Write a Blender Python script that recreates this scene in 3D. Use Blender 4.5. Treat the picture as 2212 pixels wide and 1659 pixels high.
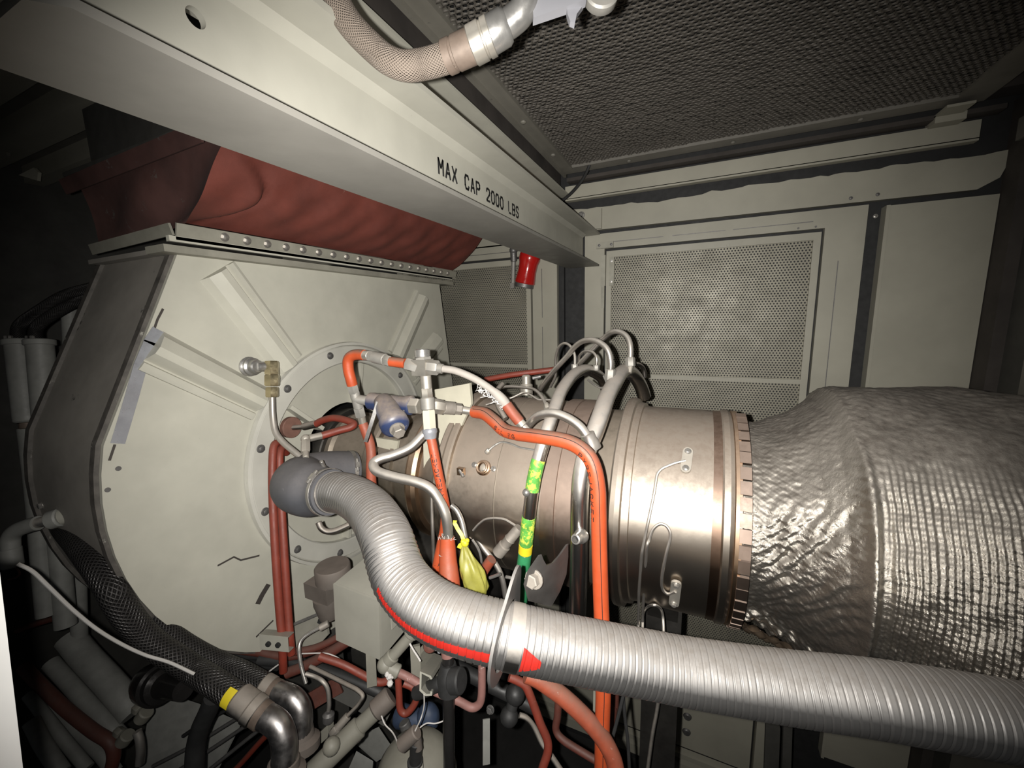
import bpy, math, random
import numpy as np
from mathutils import Vector, Matrix
random.seed(7)
for o in list(bpy.data.objects): bpy.data.objects.remove(o)
S=bpy.context.scene; COL=S.collection
# ---------------------------------------------------------------- camera, world, light, exposure
cam_d=bpy.data.cameras.new('camera'); cam_d.sensor_width=36; cam_d.lens=866.0/2212*36
cam_d.clip_start=0.02
cam=bpy.data.objects.new('camera',cam_d); COL.objects.link(cam)
CAMR=Matrix(((0.910279,-0.0448,0.411564),(0.413275,0.15692,-0.896984),(-0.024397,0.986595,0.161356)))
cam.matrix_world=Matrix.Translation((0,0,2.4))@CAMR.to_4x4()
S.camera=cam
world=bpy.data.worlds.new('world'); S.world=world; world.use_nodes=True
world.node_tree.nodes['Background'].inputs[0].default_value=(0.9,0.95,1,1)
world.node_tree.nodes['Background'].inputs[1].default_value=0.012
# the phone's flash beside the lens: one small wide spot, left of the camera
fl=bpy.data.lights.new('phone_flash','SPOT'); fl.energy=120; fl.spot_size=math.radians(122); fl.spot_blend=0.76
fl.shadow_soft_size=0.006; fl.color=(1,0.97,0.92)
flo=bpy.data.objects.new('phone_flash',fl); COL.objects.link(flo)
aim=CAMR@Vector((0.05,-0.05,-1))
flo.location=Vector((0,0,2.4))+CAMR@Vector((-0.035,0.004,0.0))
flo.rotation_euler=aim.to_track_quat('-Z','Y').to_euler()
S.view_settings.view_transform='Standard'; S.view_settings.look='None'
S.view_settings.gamma=1; S.view_settings.use_curve_mapping=False
S.view_settings.exposure=0.0

# ---------------------------------------------------------------- materials
MATS={}
# overall tone of each paint or metal (base and dust colour multiplier)
TONE={'crinkled_foil_wrap':.56,'combustor_casing':.85,'corrugated_hose_steel':.64,'pinkish_heat_band':.75,'beam_underside_paint':.7,'cream_paint_beam':.88,'orange_fire_sleeve':.6,'dirty_orange_sleeve':.62,'brick_red_sleeve':.5,
'dark_red_pipe':.6,'pinkish_faded_pipe':.5,'cream_conduit':.5,'dusty_brown_casting':.55,'pale_fitting':.62,'dusty_white_hose':.75,'frayed_white_fibre':.75,
'stainless_tube':.85,'bright_steel_tube':.75,'plated_fitting':.8,'filter_mesh_steel':.5,'red_silicone_cloth':.85,'steel_elbow':.85,'plenum_side_shade':1.5,
'dark_braided_hose':.6,'tan_braided_hose':.75,'polished_fitting':.85,'pale_grey_plastic':.75,'white_cord':.7,'insulation_board':.8,'yellow_ribbon':.8,'dusty_yellow_bag':.8,
'red_paint_stripe':.48,'dusty_brown_casting':.55,'hose_cuff_steel':.75,'heat_tinted_casing':.95,'ring_paint':1.0,'grey_canister':1.1,'black_rubber':.7,'rusty_ferrule':.75,'grey_tape':.85}
def mat(name,col,rough=.5,metal=0.0,var=.12,vscale=14,spot=None,dust=None,bump=0.0,bscale=60,braid=None,stripes=None,spec=.5):
    """procedural paint / metal: colour noise, dirt specks (colour, amount, scale), dust on upward faces (colour, amount)"""
    k_=TONE.get(name,1.0); col=tuple(c*k_ for c in col)
    if dust: dust=(tuple(c*k_ for c in dust[0]),)+tuple(dust[1:])
    m=bpy.data.materials.new(name); m.use_nodes=True; nt=m.node_tree; N=nt.nodes; L=nt.links
    bs=N['Principled BSDF']; tc=N.new('ShaderNodeTexCoord')
    def noise(sc,det=4,ro=.6):
        n=N.new('ShaderNodeTexNoise'); n.inputs['Scale'].default_value=sc; n.inputs['Detail'].default_value=det
        n.inputs['Roughness'].default_value=ro; L.new(tc.outputs['Object'],n.inputs['Vector']); return n
    def mixc(f,a,b):
        x=N.new('ShaderNodeMix'); x.data_type='RGBA'
        for sock,v in ((x.inputs[0],f),(x.inputs[6],a),(x.inputs[7],b)):
            if hasattr(v,'is_linked') or hasattr(v,'links'): L.new(v,sock)
            elif isinstance(v,(int,float)): sock.default_value=v
            else: sock.default_value=(*v,1)
        return x.outputs[2]
    def mathn(op,a,b=None,c=None):
        x=N.new('ShaderNodeMath'); x.operation=op
        for i,v in enumerate((a,b,c)):
            if v is None: continue
            if hasattr(v,'links'): L.new(v,x.inputs[i])
            else: x.inputs[i].default_value=v
        return x.outputs[0]
    def mapr(v,a,b,c=0,d=1):
        x=N.new('ShaderNodeMapRange'); L.new(v,x.inputs[0])
        for i,k in enumerate((a,b,c,d)): x.inputs[i+1].default_value=k
        return x.outputs[0]
    n1=noise(vscale)
    f1=mapr(n1.outputs[0],.3,.7)
    cur=mixc(f1,tuple(max(0,c*(1-var)) for c in col),tuple(min(1,c*(1+var)) for c in col))
    rsock=None; msock=None
    if spot:
        sc,am,ss=spot
        n2=noise(ss,6,.7)
        f2=mapr(n2.outputs[0],.78-am,.84-am)
        cur=mixc(f2,cur,sc)
    if stripes:
        # thread lines along the tube from the UVs (u = metres along, v = turns)
        pass
    if dust:
        dc,da=dust[:2]
        g=N.new('ShaderNodeNewGeometry'); sx=N.new('ShaderNodeSeparateXYZ'); L.new(g.outputs['Normal'],sx.inputs[0])
        lo_,hi_=dust[2] if len(dust)>2 else (-.05,.60)
        up=mapr(sx.outputs[2],lo_,hi_)
        n3=noise(55,5,.7); f3=mapr(n3.outputs[0],.25,.62,.55,1)
        fd=mathn('MULTIPLY',mathn('MULTIPLY',up,f3),da)
        cur=mixc(fd,cur,dc)
        if metal:
            msock=mathn('MULTIPLY',mathn('SUBTRACT',1,fd),metal)
            rsock=mathn('ADD',mathn('MULTIPLY',fd,.85-rough),rough)
    L.new(cur,bs.inputs['Base Color'])
    bs.inputs['Roughness'].default_value=rough; bs.inputs['Metallic'].default_value=metal
    if rsock is not None: L.new(rsock,bs.inputs['Roughness'])
    else:
        nr=noise(vscale*3); L.new(mapr(nr.outputs[0],.3,.7,max(.05,rough-.08),min(1,rough+.08)),bs.inputs['Roughness'])
    if msock is not None: L.new(msock,bs.inputs['Metallic'])
    bs.inputs['Specular IOR Level'].default_value=spec
    if bump or braid:
        bp=N.new('ShaderNodeBump'); bp.inputs['Distance'].default_value=.002
        if braid:
            uv=N.new('ShaderNodeSeparateXYZ'); L.new(tc.outputs['UV'],uv.inputs[0])
            u=mathn('MULTIPLY',uv.outputs[0],braid); v=mathn('MULTIPLY',uv.outputs[1],6.2832*braid_n(braid))
            a=mathn('SINE',mathn('ADD',u,v)); b=mathn('SINE',mathn('SUBTRACT',u,v))
            h=mathn('MAXIMUM',a,b); L.new(h,bp.inputs['Height']); bp.inputs['Strength'].default_value=.8
            hh=mapr(h,-.6,1,.35 if braid<2 else .82,1.06)
            cur2=N.new('ShaderNodeMix'); cur2.data_type='RGBA'; cur2.blend_type='MULTIPLY'; cur2.inputs[0].default_value=1
            L.new(cur,cur2.inputs[6]); cc=N.new('ShaderNodeCombineColor')
            for i in range(3): L.new(hh,cc.inputs[i])
            L.new(cc.outputs[0],cur2.inputs[7]); L.new(cur2.outputs[2],bs.inputs['Base Color'])
        else:
            nb=noise(bscale,5,.65); L.new(nb.outputs[0],bp.inputs['Height']); bp.inputs['Strength'].default_value=bump
        L.new(bp.outputs[0],bs.inputs['Normal'])
    MATS[name]=m; return m
def braid_n(b): return int(9*b)
DUST=(.23,.195,.16); LDUST=(.36,.32,.27)
CREAM=mat('cream_paint',(.44,.43,.365),.42,var=.08,vscale=7,spot=((.20,.19,.165),.085,34),bump=.05,bscale=220)
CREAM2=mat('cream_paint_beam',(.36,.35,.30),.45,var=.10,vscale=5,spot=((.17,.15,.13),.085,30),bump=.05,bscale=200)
BEAMU=mat('beam_underside_paint',(.25,.24,.215),.5,var=.12,vscale=5,spot=((.15,.13,.12),.10,26))  # greyer and darker than the web, for the lower flange
WALLP=mat('wall_paint',(.34,.325,.265),.5,var=.09,vscale=4,spot=((.13,.12,.10),.05,28),bump=.04,bscale=150)
GREYP=mat('ring_paint',(.46,.45,.40),.45,var=.10,vscale=6,spot=((.16,.14,.12),.09,24))
SIDESH=mat('plenum_side_shade',(.14,.13,.115),.6,var=.2,vscale=5,spot=((.03,.03,.03),.12,14))  # kept dark to stand in for the grazing shade on the plenum side
RIMP=mat('grimy_weld_rim',(.075,.068,.06),.6,var=.35,vscale=30,spot=((.26,.25,.22),.16,22))
DARKP=mat('dark_paint',(.055,.053,.047),.7,var=.25,vscale=8)
GAPM=mat('dark_gasket',(.018,.018,.018),.7,var=.2)
BLACKM=mat('black_void',(.006,.006,.006),.9,var=.1)
DECK=mat('deck_grime',(.02,.019,.018),.8,var=.3,vscale=6)
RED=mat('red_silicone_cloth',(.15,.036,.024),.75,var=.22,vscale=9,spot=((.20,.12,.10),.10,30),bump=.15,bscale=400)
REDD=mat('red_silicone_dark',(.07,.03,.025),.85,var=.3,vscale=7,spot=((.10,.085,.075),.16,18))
CLAMPM=mat('galvanised_clamp',(.30,.29,.24),.55,.25,var=.15,vscale=12,spot=((.10,.09,.08),.12,20))
BOLTM=mat('bolt_steel',(.42,.40,.37),.4,.8,var=.2,vscale=40)
DBOLT=mat('dark_bolt',(.16,.155,.15),.5,.6,var=.2,vscale=40)
TAPE=mat('grey_tape',(.36,.37,.40),.32,.35,var=.15,vscale=20,bump=.3,bscale=60)
STEEL=mat('stainless_tube',(.52,.49,.45),.3,.9,var=.12,vscale=20,dust=(LDUST,.55))
PLATED=mat('dark_oily_plate',(.09,.085,.08),.4,.6,var=.2,vscale=16,spot=((.30,.29,.28),.09,50))
MSTEEL=mat('manifold_steel',(.60,.575,.54),.26,1,var=.1,vscale=14,dust=((.26,.22,.185),.8,(.1,.6)))
DSTEEL=mat('dull_steel_tube',(.30,.28,.255),.36,1,var=.15,vscale=25,dust=(DUST,.75))
BSTEEL=mat('bright_steel_tube',(.66,.64,.60),.3,.8,var=.08,vscale=20)
NUTM=mat('plated_fitting',(.52,.49,.43),.38,.75,var=.15,vscale=30,dust=(LDUST,.7))
WNUT=mat('pale_fitting',(.40,.385,.35),.5,.3,var=.14,vscale=30,dust=(LDUST,.6))
BRASS=mat('yellow_zinc_fitting',(.50,.43,.27),.33,.9,var=.15,vscale=30)
CHROME=mat('polished_fitting',(.42,.41,.39),.33,.75,var=.08,vscale=30)
ENG=mat('heat_tinted_casing',(.40,.345,.285),.36,1,var=.16,vscale=9,spot=((.20,.15,.11),.10,16),dust=((.22,.175,.14),.8),bump=.05,bscale=120)
COMB=mat('combustor_casing',(.60,.53,.45),.30,1,var=.10,vscale=8,dust=((.17,.13,.10),.85,(.1,.75)),bump=.03,bscale=200)
BAND=mat('heat_tinted_band',(.42,.29,.19),.3,1,var=.2,vscale=10,dust=((.20,.15,.12),.6))
DBAND=mat('dark_heat_band',(.20,.13,.09),.3,1,var=.2,vscale=10,dust=((.17,.13,.11),.5))
ENGP=mat('pinkish_heat_band',(.46,.35,.285),.36,1,var=.16,vscale=12,dust=((.24,.18,.145),.7))
ENGD=mat('compressor_casing',(.22,.19,.15),.45,.9,var=.25,vscale=12,spot=((.08,.06,.05),.14,22),dust=((.20,.165,.13),.8))
ENGBLK=mat('oily_dark_metal',(.05,.047,.043),.4,.7,var=.3,vscale=14)
RUBBER=mat('grey_rubber',(.065,.067,.075),.65,var=.18,vscale=10,spot=((.30,.30,.32),.10,45),dust=((.17,.155,.15),.45),bump=.1,bscale=90)
HOSEM=mat('corrugated_hose_steel',(.60,.585,.57),.34,.92,var=.06,vscale=12,dust=((.185,.16,.135),.85,(.12,.85)))
HOSEC=mat('hose_cuff_steel',(.55,.52,.48),.32,1,var=.1,vscale=16,dust=((.30,.26,.22),.8))
STRIPE=mat('red_paint_stripe',(.62,.03,.02),.45,var=.08)
PLATEM=mat('grey_clamp_plate',(.20,.195,.19),.42,.7,var=.12,vscale=14,dust=((.25,.23,.21),.5))
ORANGE=mat('orange_fire_sleeve',(.62,.095,.025),.55,var=.10,vscale=22,spot=((.28,.12,.07),.07,60),dust=((.26,.195,.145),.85,(.12,.75)),bump=.1,bscale=260)
ORANGED=mat('dirty_orange_sleeve',(.40,.085,.04),.6,var=.2,vscale=22,spot=((.50,.42,.38),.10,48),dust=((.24,.17,.13),.7,(.1,.75)),bump=.15,bscale=160)
REDH=mat('brick_red_sleeve',(.36,.055,.03),.55,var=.15,vscale=20,spot=((.42,.20,.15),.11,70),dust=((.26,.16,.12),.3),bump=.12,bscale=200)
DRED=mat('dark_red_pipe',(.17,.045,.03),.6,var=.25,vscale=18,spot=((.10,.07,.06),.14,30),dust=((.16,.10,.08),.5))
PINK=mat('pinkish_faded_pipe',(.45,.22,.19),.6,var=.2,vscale=22,spot=((.55,.42,.40),.15,40))
WHITEH=mat('dusty_white_hose',(.40,.365,.325),.7,var=.10,vscale=22,spot=((.62,.60,.58),.08,40))
FRAY=mat('frayed_white_fibre',(.66,.63,.60),.8,var=.1)
INK=mat('black_ink',(.01,.01,.01),.6,var=.1)
BLUE=mat('blue_paint_dusty',(.022,.034,.085),.4,var=.2,vscale=16,spot=((.25,.22,.19),.12,30),dust=((.25,.21,.175),.9))
PLUG=mat('weathered_plug',(.26,.235,.205),.6,.4,var=.15,vscale=30)
BOARD=mat('insulation_board',(.56,.53,.42),.7,var=.10,vscale=10,spot=((.36,.31,.22),.12,12))
BRICKR=mat('brown_disc',(.15,.075,.055),.75,var=.2,vscale=40)
GREEN=mat('green_band_marking',(.03,.20,.08),.4,var=.2,vscale=24)
LIME=mat('green_yellow_marking',(.10,.34,.06),.4,var=.3,vscale=24,spot=((.50,.56,.08),.29,70))
YELLOW=mat('yellow_ribbon',(.62,.58,.03),.5,var=.12,vscale=30)
YBAG=mat('dusty_yellow_bag',(.29,.275,.05),.5,var=.2,vscale=26,spot=((.24,.225,.14),.18,30))
YTAG=mat('yellow_tag',(.62,.50,.02),.5,var=.1)
BRAIDM=mat('dark_braided_hose',(.085,.08,.078),.45,.55,var=.2,vscale=20,braid=1.9)
BRAIDT=mat('tan_braided_hose',(.30,.245,.20),.6,.1,var=.12,vscale=16,braid=3.2)
ELBOW=mat('steel_elbow',(.42,.40,.39),.38,1,var=.12,vscale=18)
RUSTY=mat('rusty_ferrule',(.19,.145,.115),.6,.3,var=.25,vscale=30)
BLKRUB=mat('black_rubber',(.03,.03,.03),.55,var=.2,vscale=20)
BLKPIPE=mat('black_gloss_pipe',(.035,.033,.032),.22,.6,var=.15,vscale=20)
GREYC=mat('grey_canister',(.20,.20,.185),.55,var=.15,vscale=20)
CONDM=mat('cream_conduit',(.36,.345,.285),.6,var=.12,vscale=16,spot=((.15,.14,.12),.10,30))
RELAY=mat('dusty_brown_casting',(.17,.145,.125),.7,var=.15,vscale=16,dust=((.27,.22,.185),.6))
WHITEP=mat('white_door_paint',(.80,.80,.78),.5,var=.05,vscale=8,spot=((.22,.2,.2),.03,14))
CORD=mat('white_cord',(.62,.60,.57),.7,var=.08)
REDLAMP=mat('glossy_red_dome',(.40,.012,.010),.18,var=.05)
MESHM=mat('filter_mesh_steel',(.20,.18,.155),.6,.2,var=.15,vscale=6,spot=((.10,.09,.085),.10,20))
CEILP=mat('ceiling_paint_dirty',(.16,.15,.13),.6,var=.2,vscale=5,spot=((.05,.05,.045),.10,12))
CEILF=mat('ceiling_frame_paint',(.165,.155,.13),.55,var=.15,vscale=6,spot=((.08,.075,.07),.12,16))
DKBROWN=mat('dark_brown_panel',(.045,.038,.033),.8,var=.3,vscale=6)  # matte dark brown for recess walls, corner post and scuff marks
LGREY=mat('pale_grey_plastic',(.27,.27,.29),.45,var=.06)
BLUEW=mat('dark_blue_wrap',(.03,.045,.08),.6,var=.3,vscale=18)
def foil_mat():
    m=mat('crinkled_foil_wrap',(.66,.61,.535),.25,.94,var=.12,vscale=9,spot=((.26,.21,.16),.11,14),dust=((.12,.10,.082),.95,(.2,.75)))
    nt=m.node_tree; N=nt.nodes; L=nt.links; tc=N.new('ShaderNodeTexCoord')
    n=N.new('ShaderNodeTexNoise'); n.inputs['Scale'].default_value=90; n.inputs['Detail'].default_value=6; n.inputs['Roughness'].default_value=.7
    L.new(tc.outputs['Object'],n.inputs['Vector'])
    b=N.new('ShaderNodeBump'); b.inputs['Strength'].default_value=.6; b.inputs['Distance'].default_value=.004
    L.new(n.outputs[0],b.inputs['Height']); L.new(b.outputs[0],N['Principled BSDF'].inputs['Normal']); return m
FOIL=foil_mat()
def perf_mat():
    """perforated sheet: real see-through holes on a hexagonal grid, over a dark backing"""
    m=mat('perforated_sheet',(.25,.235,.185),.5,.25,var=.12,vscale=5,spot=((.14,.13,.11),.05,20))
    nt=m.node_tree; N=nt.nodes; L=nt.links; bs=N['Principled BSDF']; out=N['Material Output']
    tc=N.new('ShaderNodeTexCoord'); sp=N.new('ShaderNodeSeparateXYZ'); L.new(tc.outputs['Object'],sp.inputs[0])
    P_=.0125; Q_=P_*1.732
    def mth(op,a,b=None):
        x=N.new('ShaderNodeMath'); x.operation=op
        for i,v in enumerate((a,b)):
            if v is None: continue
            if hasattr(v,'links'): L.new(v,x.inputs[i])
            else: x.inputs[i].default_value=v
        return x.outputs[0]
    ds=[]
    for off in (0,.5):
        a=mth('SUBTRACT',mth('FRACT',mth('ADD',mth('DIVIDE',sp.outputs[0],P_),off+100)),.5)
        b=mth('SUBTRACT',mth('FRACT',mth('ADD',mth('DIVIDE',sp.outputs[2],Q_),off+100)),.5)
        ds.append(mth('SQRT',mth('ADD',mth('POWER',mth('MULTIPLY',a,P_),2),mth('POWER',mth('MULTIPLY',b,Q_),2))))
    hole=mth('LESS_THAN',mth('MINIMUM',ds[0],ds[1]),.0036)
    tr=N.new('ShaderNodeBsdfTransparent'); mx=N.new('ShaderNodeMixShader')
    L.new(hole,mx.inputs[0]); L.new(bs.outputs[0],mx.inputs[1]); L.new(tr.outputs[0],mx.inputs[2]); L.new(mx.outputs[0],out.inputs[0]); return m
PERF=perf_mat()

# ---------------------------------------------------------------- mesh helpers
V=Vector
def perp(d):
    d=V(d).normalized(); a=V((0,0,1)) if abs(d.z)<.9 else V((1,0,0))
    u=d.cross(a).normalized(); return u,d.cross(u).normalized()
def cr(pts,n=8):
    """Catmull-Rom through points"""
    P_=[V(p) for p in pts]
    if len(P_)<3: return P_
    P_=[P_[0]*2-P_[1]]+P_+[P_[-1]*2-P_[-2]]; out=[]
    for i in range(1,len(P_)-2):
        p0,p1,p2,p3=P_[i-1:i+3]
        for k in range(n):
            t=k/n
            out.append(.5*((2*p1)+(p2-p0)*t+(2*p0-5*p1+4*p2-p3)*t*t+(3*p1-p0-3*p2+p3)*t**3))
    out.append(P_[-2]); return out
def fil(pts,rad,n=6):
    """polyline with rounded bends"""
    P_=[V(p) for p in pts]; out=[P_[0]]
    for i in range(1,len(P_)-1):
        a,b,c=P_[i-1],P_[i],P_[i+1]; u=(a-b); w=(c-b)
        k=min(rad,u.length*.45,w.length*.45); p=b+u.normalized()*k; q=b+w.normalized()*k
        for j in range(n+1):
            t=j/n; out.append(p*(1-t)**2+b*2*t*(1-t)+q*t*t)
    out.append(P_[-1]); return out
def resample(pts,step):
    P_=[V(p) for p in pts]; L_=[0]
    for a,b in zip(P_,P_[1:]): L_.append(L_[-1]+(b-a).length)
    n=max(2,int(L_[-1]/step)+1); out=[]; j=0
    for i in range(n):
        s=L_[-1]*i/(n-1)
        while j<len(P_)-2 and L_[j+1]<s: j+=1
        t=(s-L_[j])/max(1e-9,L_[j+1]-L_[j]); out.append(P_[j].lerp(P_[j+1],t))
    return out
def frames(pts):
    P_=[V(p) for p in pts]; T=[]
    for i in range(len(P_)):
        d=P_[min(i+1,len(P_)-1)]-P_[max(i-1,0)]
        T.append(d.normalized() if d.length>1e-9 else V((0,0,1)))
    u,w=perp(T[0]); F=[]
    for i,t in enumerate(T):
        u=(u-t*u.dot(t)); u=u.normalized() if u.length>1e-6 else perp(t)[0]
        F.append((P_[i],t,u,t.cross(u)))
    return F
class MB:
    def __init__(s): s.v=[]; s.f=[]; s.uv=[]
    def add(s,vs,fs,uvs=None):
        o=len(s.v); s.v+=[tuple(p) for p in vs]
        for i,f in enumerate(fs):
            s.f.append(tuple(o+k for k in f)); s.uv.append(uvs[i] if uvs else [(0,0)]*len(f))
        return s
    def tube(s,pts,r,seg=12,caps=True,arc=None):
        F=frames(pts); n=len(F); R=r if hasattr(r,'__len__') else [r]*n
        vs=[];fs=[];uv=[]; Ls=[0]
        for a,b in zip(F,F[1:]): Ls.append(Ls[-1]+(b[0]-a[0]).length)
        for (p,t,u,w),rr in zip(F,R):
            for k in range(seg):
                a=2*math.pi*k/seg; vs.append(p+u*(rr*math.cos(a))+w*(rr*math.sin(a)))
        r0=max(R)
        for i in range(n-1):
            for k in range(seg):
                k2=(k+1)%seg
                fs.append((i*seg+k,i*seg+k2,(i+1)*seg+k2,(i+1)*seg+k))
                U0,U1=Ls[i]/r0*9,Ls[i+1]/r0*9
                uv.append([(U0,k/seg),(U0,(k+1)/seg),(U1,(k+1)/seg),(U1,k/seg)])
        if caps:
            fs.append(tuple(range(seg-1,-1,-1))); uv.append([(0,0)]*seg)
            fs.append(tuple((n-1)*seg+k for k in range(seg))); uv.append([(0,0)]*seg)
        return s.add(vs,fs,uv)
    def lathe(s,p0,d,prof,seg=24,caps=True,phase=0.0):
        p0=V(p0); d=V(d).normalized(); u,w=perp(d); vs=[];fs=[]
        for t,r in prof:
            for k in range(seg):
                a=2*math.pi*k/seg+phase; vs.append(p0+d*t+u*(r*math.cos(a))+w*(r*math.sin(a)))
        n=len(prof)
        for i in range(n-1):
            for k in range(seg):
                k2=(k+1)%seg; fs.append((i*seg+k,i*seg+k2,(i+1)*seg+k2,(i+1)*seg+k))
        if caps:
            fs.append(tuple(range(seg-1,-1,-1))); fs.append(tuple((n-1)*seg+k for k in range(seg)))
        return s.add(vs,fs)
    def cyl(s,p0,p1,r,r2=None,seg=20):
        d=V(p1)-V(p0); l=d.length; r2=r if r2 is None else r2; c=min(.12*l,.15*min(r,r2))
        return s.lathe(p0,d,[(0,r-c),(c,r),(l-c,r2),(l,r2-c)],seg)
    def nut(s,p0,p1,r):
        d=V(p1)-V(p0); l=d.length
        return s.lathe(p0,d,[(0,r*.86),(.1*l,r),(.9*l,r),(l,r*.86)],6,phase=.3)
    def box(s,c,size,ax=None):
        c=V(c); X,Y,Z=ax if ax else (V((1,0,0)),V((0,1,0)),V((0,0,1))); a,b,e=[k/2 for k in size]
        vs=[c+X*(i*a)+Y*(j*b)+Z*(k*e) for i in (-1,1) for j in (-1,1) for k in (-1,1)]
        return s.add(vs,[(0,1,3,2),(4,6,7,5),(0,4,5,1),(2,3,7,6),(0,2,6,4),(1,5,7,3)])
    def bx(s,x0,x1,y0,y1,z0,z1): return s.box(((x0+x1)/2,(y0+y1)/2,(z0+z1)/2),(x1-x0,y1-y0,z1-z0))
    def prism(s,poly,vec):
        n=len(poly); a=[V(p) for p in poly]; b=[p+V(vec) for p in a]
        return s.add(a+b,[tuple(range(n-1,-1,-1)),tuple(range(n,2*n))]+[(i,(i+1)%n,n+(i+1)%n,n+i) for i in range(n)])
    def strip(s,pts,w,th,nrm):
        """flat bar along a polyline, width w across nrm"""
        F=frames(pts); vs=[];fs=[]; nn=V(nrm).normalized()
        for p,t,_,_ in F:
            b=t.cross(nn).normalized()
            for i,j in ((-1,0),(1,0),(1,1),(-1,1)): vs.append(p+b*(i*w/2)+nn*(j*th))
        for i in range(len(F)-1):
            for k in range(4): fs.append((i*4+k,i*4+(k+1)%4,i*4+4+(k+1)%4,i*4+4+k))
        fs.append((3,2,1,0)); fs.append(tuple(len(vs)-4+k for k in range(4))); return s.add(vs,fs)
    def ball(s,c,r,seg=16,sc=(1,1,1)):
        c=V(c); vs=[];fs=[]; n=seg//2
        for i in range(n+1):
            th=math.pi*i/n
            for k in range(seg):
                a=2*math.pi*k/seg; vs.append(c+V((r*sc[0]*math.sin(th)*math.cos(a),r*sc[1]*math.sin(th)*math.sin(a),r*sc[2]*math.cos(th))))
        for i in range(n):
            for k in range(seg): fs.append((i*seg+k,i*seg+(k+1)%seg,(i+1)*seg+(k+1)%seg,(i+1)*seg+k))
        return s.add(vs,fs)
    def bolt(s,p,n,r,h,washer=True):
        p=V(p); n=V(n).normalized()
        if washer: s.cyl(p,p+n*h*.25,r*1.35,seg=16)
        return s.lathe(p+n*h*.2,n,[(0,r),(h*.7,r),(h*.8,r*.85)],6,phase=random.random())
    def build(s,name,m,parent=None,loc=None,angle=38,label=None,kind=None):
        top=parent
        base=V((0,0,0))
        if parent is not None:
            while top.parent is not None: top=top.parent
            base=V(top['_b'])
        elif loc is not None: base=V(loc)
        me=bpy.data.meshes.new(name); me.from_pydata([tuple(V(p)-base) for p in s.v],[],s.f); 
        if any(any(u!=(0,0) for u in q) for q in s.uv):
            l=me.uv_layers.new(); flat=[c for q in s.uv for uv in q for c in uv]; l.data.foreach_set('uv',flat)
        me.materials.append(m); me.shade_smooth(); me.set_sharp_from_angle(angle=math.radians(angle)); me.validate(); me.update()
        o=bpy.data.objects.new(name,me); COL.objects.link(o)
        if parent is not None: o.parent=parent
        else: o.location=base
        o['_b']=tuple(base)
        if label: o['label']=label
        if kind: o['kind']=kind
        return o
def thing(name,label,cat,loc,group=None):
    o=bpy.data.objects.new(name,None); COL.objects.link(o); o.location=loc; o['_b']=tuple(loc)
    o.empty_display_size=.05; o['label']=label; o['category']=cat
    if group: o['group']=group
    return o
def tag(o,label,cat,group=None,kind=None):
    o['label']=label; o['category']=cat
    if group: o['group']=group
    if kind: o['kind']=kind
    return o
def structure(name,mb,m,parent=None):
    o=mb.build(name,m,parent,loc=(0,0,0))
    if parent is None: o['kind']='structure'
    return o
def pipe(name,pts,r,m,label,cat='pipe',bend=None,seg=12,group=None,n=8):
    """a run of pipe or hose that is one mesh and one thing"""
    pp=fil(pts,bend) if bend else cr(pts,n)
    return tag(MB().tube(pp,r,seg).build(name,m,loc=pts[0]),label,cat,group)
def tubepart(name,par,pts,r,m,bend=None,seg=12,n=8,label=None):
    pp=fil(pts,bend) if bend else cr(pts,n)
    return MB().tube(pp,r,seg).build(name,m,par,label=label)
def grid(name,A,m,parent=None,loc=(0,0,0),wrap=False,sharp=None):
    """numpy grid (n,m,3) as a mesh"""
    n,k=A.shape[:2]; base=np.array(loc if parent is None else parent['_b'],float)
    idx=np.arange(n*k).reshape(n,k)
    if wrap: idx=np.concatenate([idx,idx[:,:1]],1)
    q=np.stack([idx[:-1,:-1],idx[:-1,1:],idx[1:,1:],idx[1:,:-1]],-1).reshape(-1,4)
    me=bpy.data.meshes.new(name); me.vertices.add(n*k); me.vertices.foreach_set('co',(A.reshape(-1,3)-base).astype(np.float32).ravel())
    me.loops.add(q.size); me.loops.foreach_set('vertex_index',q.astype(np.int32).ravel())
    me.polygons.add(len(q)); me.polygons.foreach_set('loop_start',np.arange(0,q.size,4,dtype=np.int32)); me.polygons.foreach_set('loop_total',np.full(len(q),4,np.int32))
    me.update(calc_edges=True); me.materials.append(m); me.shade_smooth()
    if sharp: me.set_sharp_from_angle(angle=math.radians(sharp))
    o=bpy.data.objects.new(name,me); COL.objects.link(o)
    if parent is not None: o.parent=parent
    else: o.location=loc
    o['_b']=tuple(base); return o
def copies(proto,locs,parent=None):
    """linked copies of a part (mesh shared); locs are world offsets from the prototype"""
    out=[]
    for d in locs:
        c=proto.copy(); COL.objects.link(c); c.parent=proto.parent; c.location=V(proto.location)+V(d); out.append(c)
    return out
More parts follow.
